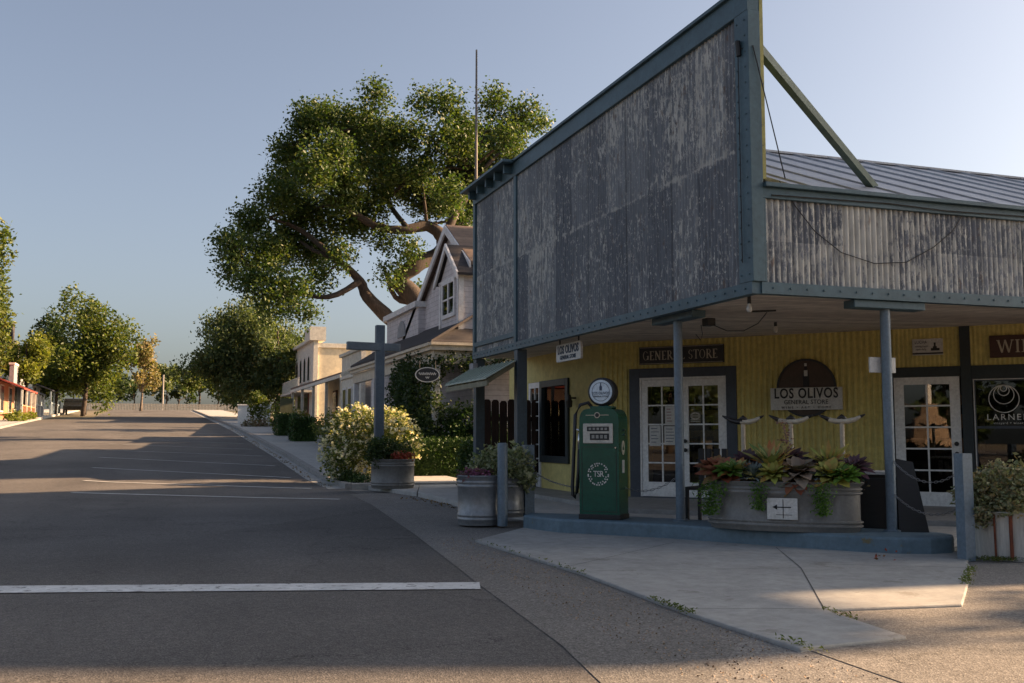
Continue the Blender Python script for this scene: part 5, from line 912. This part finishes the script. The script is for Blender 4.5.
CL += [(c[0]+random.uniform(-.3,.9), c[1]+random.uniform(-1.5,1.5), c[2]+random.uniform(-.3,.6), c[3]*.8) for c in CL[10:44] if c[2] > 9]; CL += [(14.0,48,12.7,.75),(13.9,47.5,11.7,.5),(14.8,48,12.3,.7),(13.2,48,13.1,.7),(15.6,47.5,13.4,.8)]
CL += [(13.5,45,15,1.0),(14.5,46.4,13.8,1.0),(15.8,46.4,15.8,1.0),(16.6,46.8,16.6,.9),(13.2,46.8,13.0,.9),(12.6,46.8,12.3,.8),(14.3,47,12.7,.8),(6.2,45.2,15.6,.8),(7.0,46.5,16.2,.8),(16.2,46,14.9,.8)]
CL += [(10.2,44.6,15.0,1.0),(9.6,44.8,13.6,1.0),(11.3,44.6,13.2,.9),(13.2,45.0,15.9,.9),(8.8,44.6,15.3,.8)]; P = clump_points(CL, 98000, 12, .44, .2); leaf_mesh('crown', P, .165, L_OAK, OK_, asp=.6)
LB = [([(12.6,45.8,.5),(12.4,45.8,3.0),(12.06,45.6,5.1),(11.48,45.97,7.55),(10.73,46.44,8.52),(11.42,46.15,9.26),(12.64,46.4,9.95),(12.61,45.61,10.57),(11.93,45.97,11.16),(10.74,45.75,10.84),(9.49,46.04,11.0),(8.0,46.07,11.83),(6.46,45.51,12.5)],.62,.09),
 ([(12.4,45.9,2.8),(11.83,46.12,5.16),(10.33,46.24,6.61),(9.21,46.3,7.68),(8.86,46.44,8.42),(7.89,46.24,9.26),(6.64,46.42,9.77)],.45,.08),
 ([(12.64,45.72,10.4),(13.24,45.78,11.78),(14.21,46.42,14.14),(14.97,46.27,16.15)],.28,.05),([(10.9,45.66,10.93),(10.28,47.3,12.62),(9.73,47.6,14.68),(9.43,47.6,16.0)],.15,.04),([(8.7,45.63,8.3),(7.25,45.5,7.49),(5.6,46.37,7.89),(3.78,45.71,8.59)],.17,.04),([(7.8,45.72,9.17),(6.09,46.48,10.67),(4.65,46.37,11.1)],.16,.05),
 ([(7.95,45.79,11.77),(7.3,46.46,13.73),(6.14,46.04,14.63)],.14,.04),([(13.55,46.18,12.08),(14.79,45.7,14.21),(16.68,46.44,16.17)],.17,.04),([(11.54,46.19,7.58),(10.56,46.47,7.76),(9.96,46.39,9.22)],.2,.06),([(10.17,46.8,12.5),(11.69,47.5,14.16),(12.59,47.5,16.0)],.11,.03)]
for c in CL[::2]:
    b = min((p for L in LB[:10] for p in L[0][2:]), key=lambda p: (Vector(p)-Vector(c[:3])).length+.3*abs(p[2]-c[2])); LB.append(([b, tuple((Vector(b)+Vector(c[:3]))/2+Vector((random.uniform(-.2,.2),0,.15))), c[:3]], .085, .025))
limb_build(LB, BARK, OK_, n=9)

# ================================================================== OUT OF FRAME: what shades the store and shows in its glass
HB = empty('sun_blocker', (39,12,0), 'added unseen hall beyond the store lot, out of the picture to the right', 'sun_blocker')  # unseen block, added and shaped to throw the foreground shade
MB().box(38,40,4.2,22,0,15.69).build('wall', BRICK, HB); MB().slab([(37.8,2.1,15.6),(40.2,2.1,15.6),(40.2,6.6,23.6),(37.8,6.6,23.6)], (0,0,.15)).slab([(37.8,23.0,15.6),(40.2,23.0,15.6),(40.2,17.6,23.3),(37.8,17.6,23.3)], (0,0,.15)).build('roof', SHDK, HB)
MB().slab([(38,2.4,15.7),(38,22.8,15.7),(38,17.6,23),(38,6.6,23)], (2,0,0)).build('gable_wall', BRICK, HB); MB().box(38.2,39.8,6.3,20,23.02,31).build('upper_blocker', BRICK, HB)  # extra height added to keep sun off the store roof
SHD = empty('rear_blocker', (18,22,0), 'added unseen shed behind the store, hidden by it', 'rear_blocker'); MB().box(13,21.5,19.2,23.5,0,5.6).build('wall', YELP, SHD); MB().slab([(12.8,19,5.6),(12.8,23.7,5.6),(21.7,23.7,5.9),(21.7,19,5.9)], (0,0,.1)).build('roof', ROOFM, SHD)  # unseen box added so its shade covers the road past the store
simple_tree('shade_tree', 'leafy tree on the side street, out of the picture to the right', (30,3.6,0), 11.5, 1.4, 1.2, L_MID, 260, .3, crown_z=10, trunk_r=.10)
simple_tree('shade_tree', 'tall tree added unseen to shade the house, out of the picture to the right', (38,27.5,0), 24, 2.6, 6.5, L_DK, 5200, .42, crown_z=17, nc=30)  # added out of view to keep low sun off the lilac house
MN = empty('flagpole_monument', (-8,-1.3,0), 'stepped stone flagpole monument in the crossing behind the viewer', 'monument')
MB().lathe([(1.5,0),(1.45,.5),(1.05,.55),(1.0,1.1),(.7,1.2),(.62,1.9),(.35,2.05),(.3,2.5)], (-8,-1.3,0), 8).build('base', STONE, MN); MB().tube([(-8,-1.3,2.4),(-8,-1.3,12)], [.12,.05], 10).build('pole', WHITE, MN)
for i, (x, y, h, r) in enumerate(((-24,-22,11,5),(-14,-30,12,6),(-3,-32,11,5.5),(8,-34,12,6),(-34,-12,11,5.5),(-19,-27,9,5),(-9,-24,8,4.5),(-28,-17,9,5),(-40,-4,12,6),(2,-26,9,5))): simple_tree('park_tree', 'park tree number %s behind the viewer' % 'one two three four five six seven eight nine ten'.split()[i], (x,y,0), h, r, h*.45, L_DK, 2600, .6, crown_z=h*.5)

# ================================================================== weeds and litter
P = []
def weeds(a, b, n, spread): 
    for _ in range(n):
        u = random.random(); P.append((a[0]+(b[0]-a[0])*u+random.gauss(0,spread), a[1]+(b[1]-a[1])*u+random.gauss(0,spread), .03+.03*random.random()))
weeds((3.75,9.2), (3.78,8.7), 25, .02); weeds((3.69,7.2), (3.67,6.5), 130, .02); weeds((3.72,5.6), (3.76,5.1), 60, .02); weeds((6.6,7.05), (7.45,7.85), 220, .025); weeds((4.6,5.9), (4.68,6.39), 60, .02); weeds((8.0,8.3), (8.7,8.2), 700, .06); weeds((3.79,8.77), (3.73,11.93), 60, .03)
tag(leaf_mesh('weeds', np.array(P), .032, GRASS, asp=.3), 'sparse low weeds growing along the pavement cracks', 'weeds', kind='stuff')
tag(shrub('fallen_leaf', 'dark red fallen leaves on the concrete in front of the island', [(7.15,8.75,.04,.03,.03,.01)], 10, .045, PETALR, 'leaf'), None)
P = np.concatenate([np.stack([4.2-np.abs(RNG.normal(size=420))*.14, RNG.uniform(24.6,60,420), np.zeros(420)], 1), np.stack([5.2+RNG.normal(size=160)*.12, RNG.uniform(15,21,160), np.zeros(160)], 1)])
P[:,2] += [G(y)+.012 for y in P[:,1]]; tag(leaf_mesh('leaf_litter', P, .05, LEAF('dry_leaf', [(.16,.10,.05), (.22,.15,.07), (.10,.06,.035)], .1), asp=.6), 'dry leaf litter along the gutter and the porch edge', 'leaf litter', kind='stuff')
# contact with the shoulder: loose grit along the kerb line
P = np.stack([RNG.uniform(2.4,3.7,2600), RNG.uniform(4,12.5,2600), np.full(2600,.008)], 1); P = P[P[:,0] > 2.3+.08*P[:,1]]; tag(leaf_mesh('grit', P, .014, STONE, asp=.8), 'loose grit scattered on the shoulder beside the road', 'grit', kind='stuff')

# ------------------------------------------------------------------ repeats share a group
GRP = {'horn_post': 'steer horn posts behind the trough', 'bollard': 'blue bollards around the pump island', 'tub_planter': 'metal tub planters on the corner', 'clipped_hedge': 'clipped hedges along the sidewalk', 'chain': 'steel chains along the pump island', 'paper_notice': 'papers taped to the double doors', 'hanging_bulb': 'light bulbs under the canopy', 'shop': 'small shops across the street', 'acacia_tree': 'yellow green trees by the shops', 'street_tree': 'street trees on the left kerb', 'pepper_tree': 'pepper trees on the right sidewalk', 'trailing_plant': 'plants in the trough', 'paddle_plant': 'plants in the trough', 'purple_rosette': 'plants in the trough', 'aeonium': 'plants in the trough', 'park_tree': 'trees behind the viewer', 'shade_tree': 'trees out of the picture to the right'}
for o in list(S.objects):
    k = o.name.split('.')[0]
    if o.parent is None and k in GRP and o.get('label'): o['group'] = GRP[k]
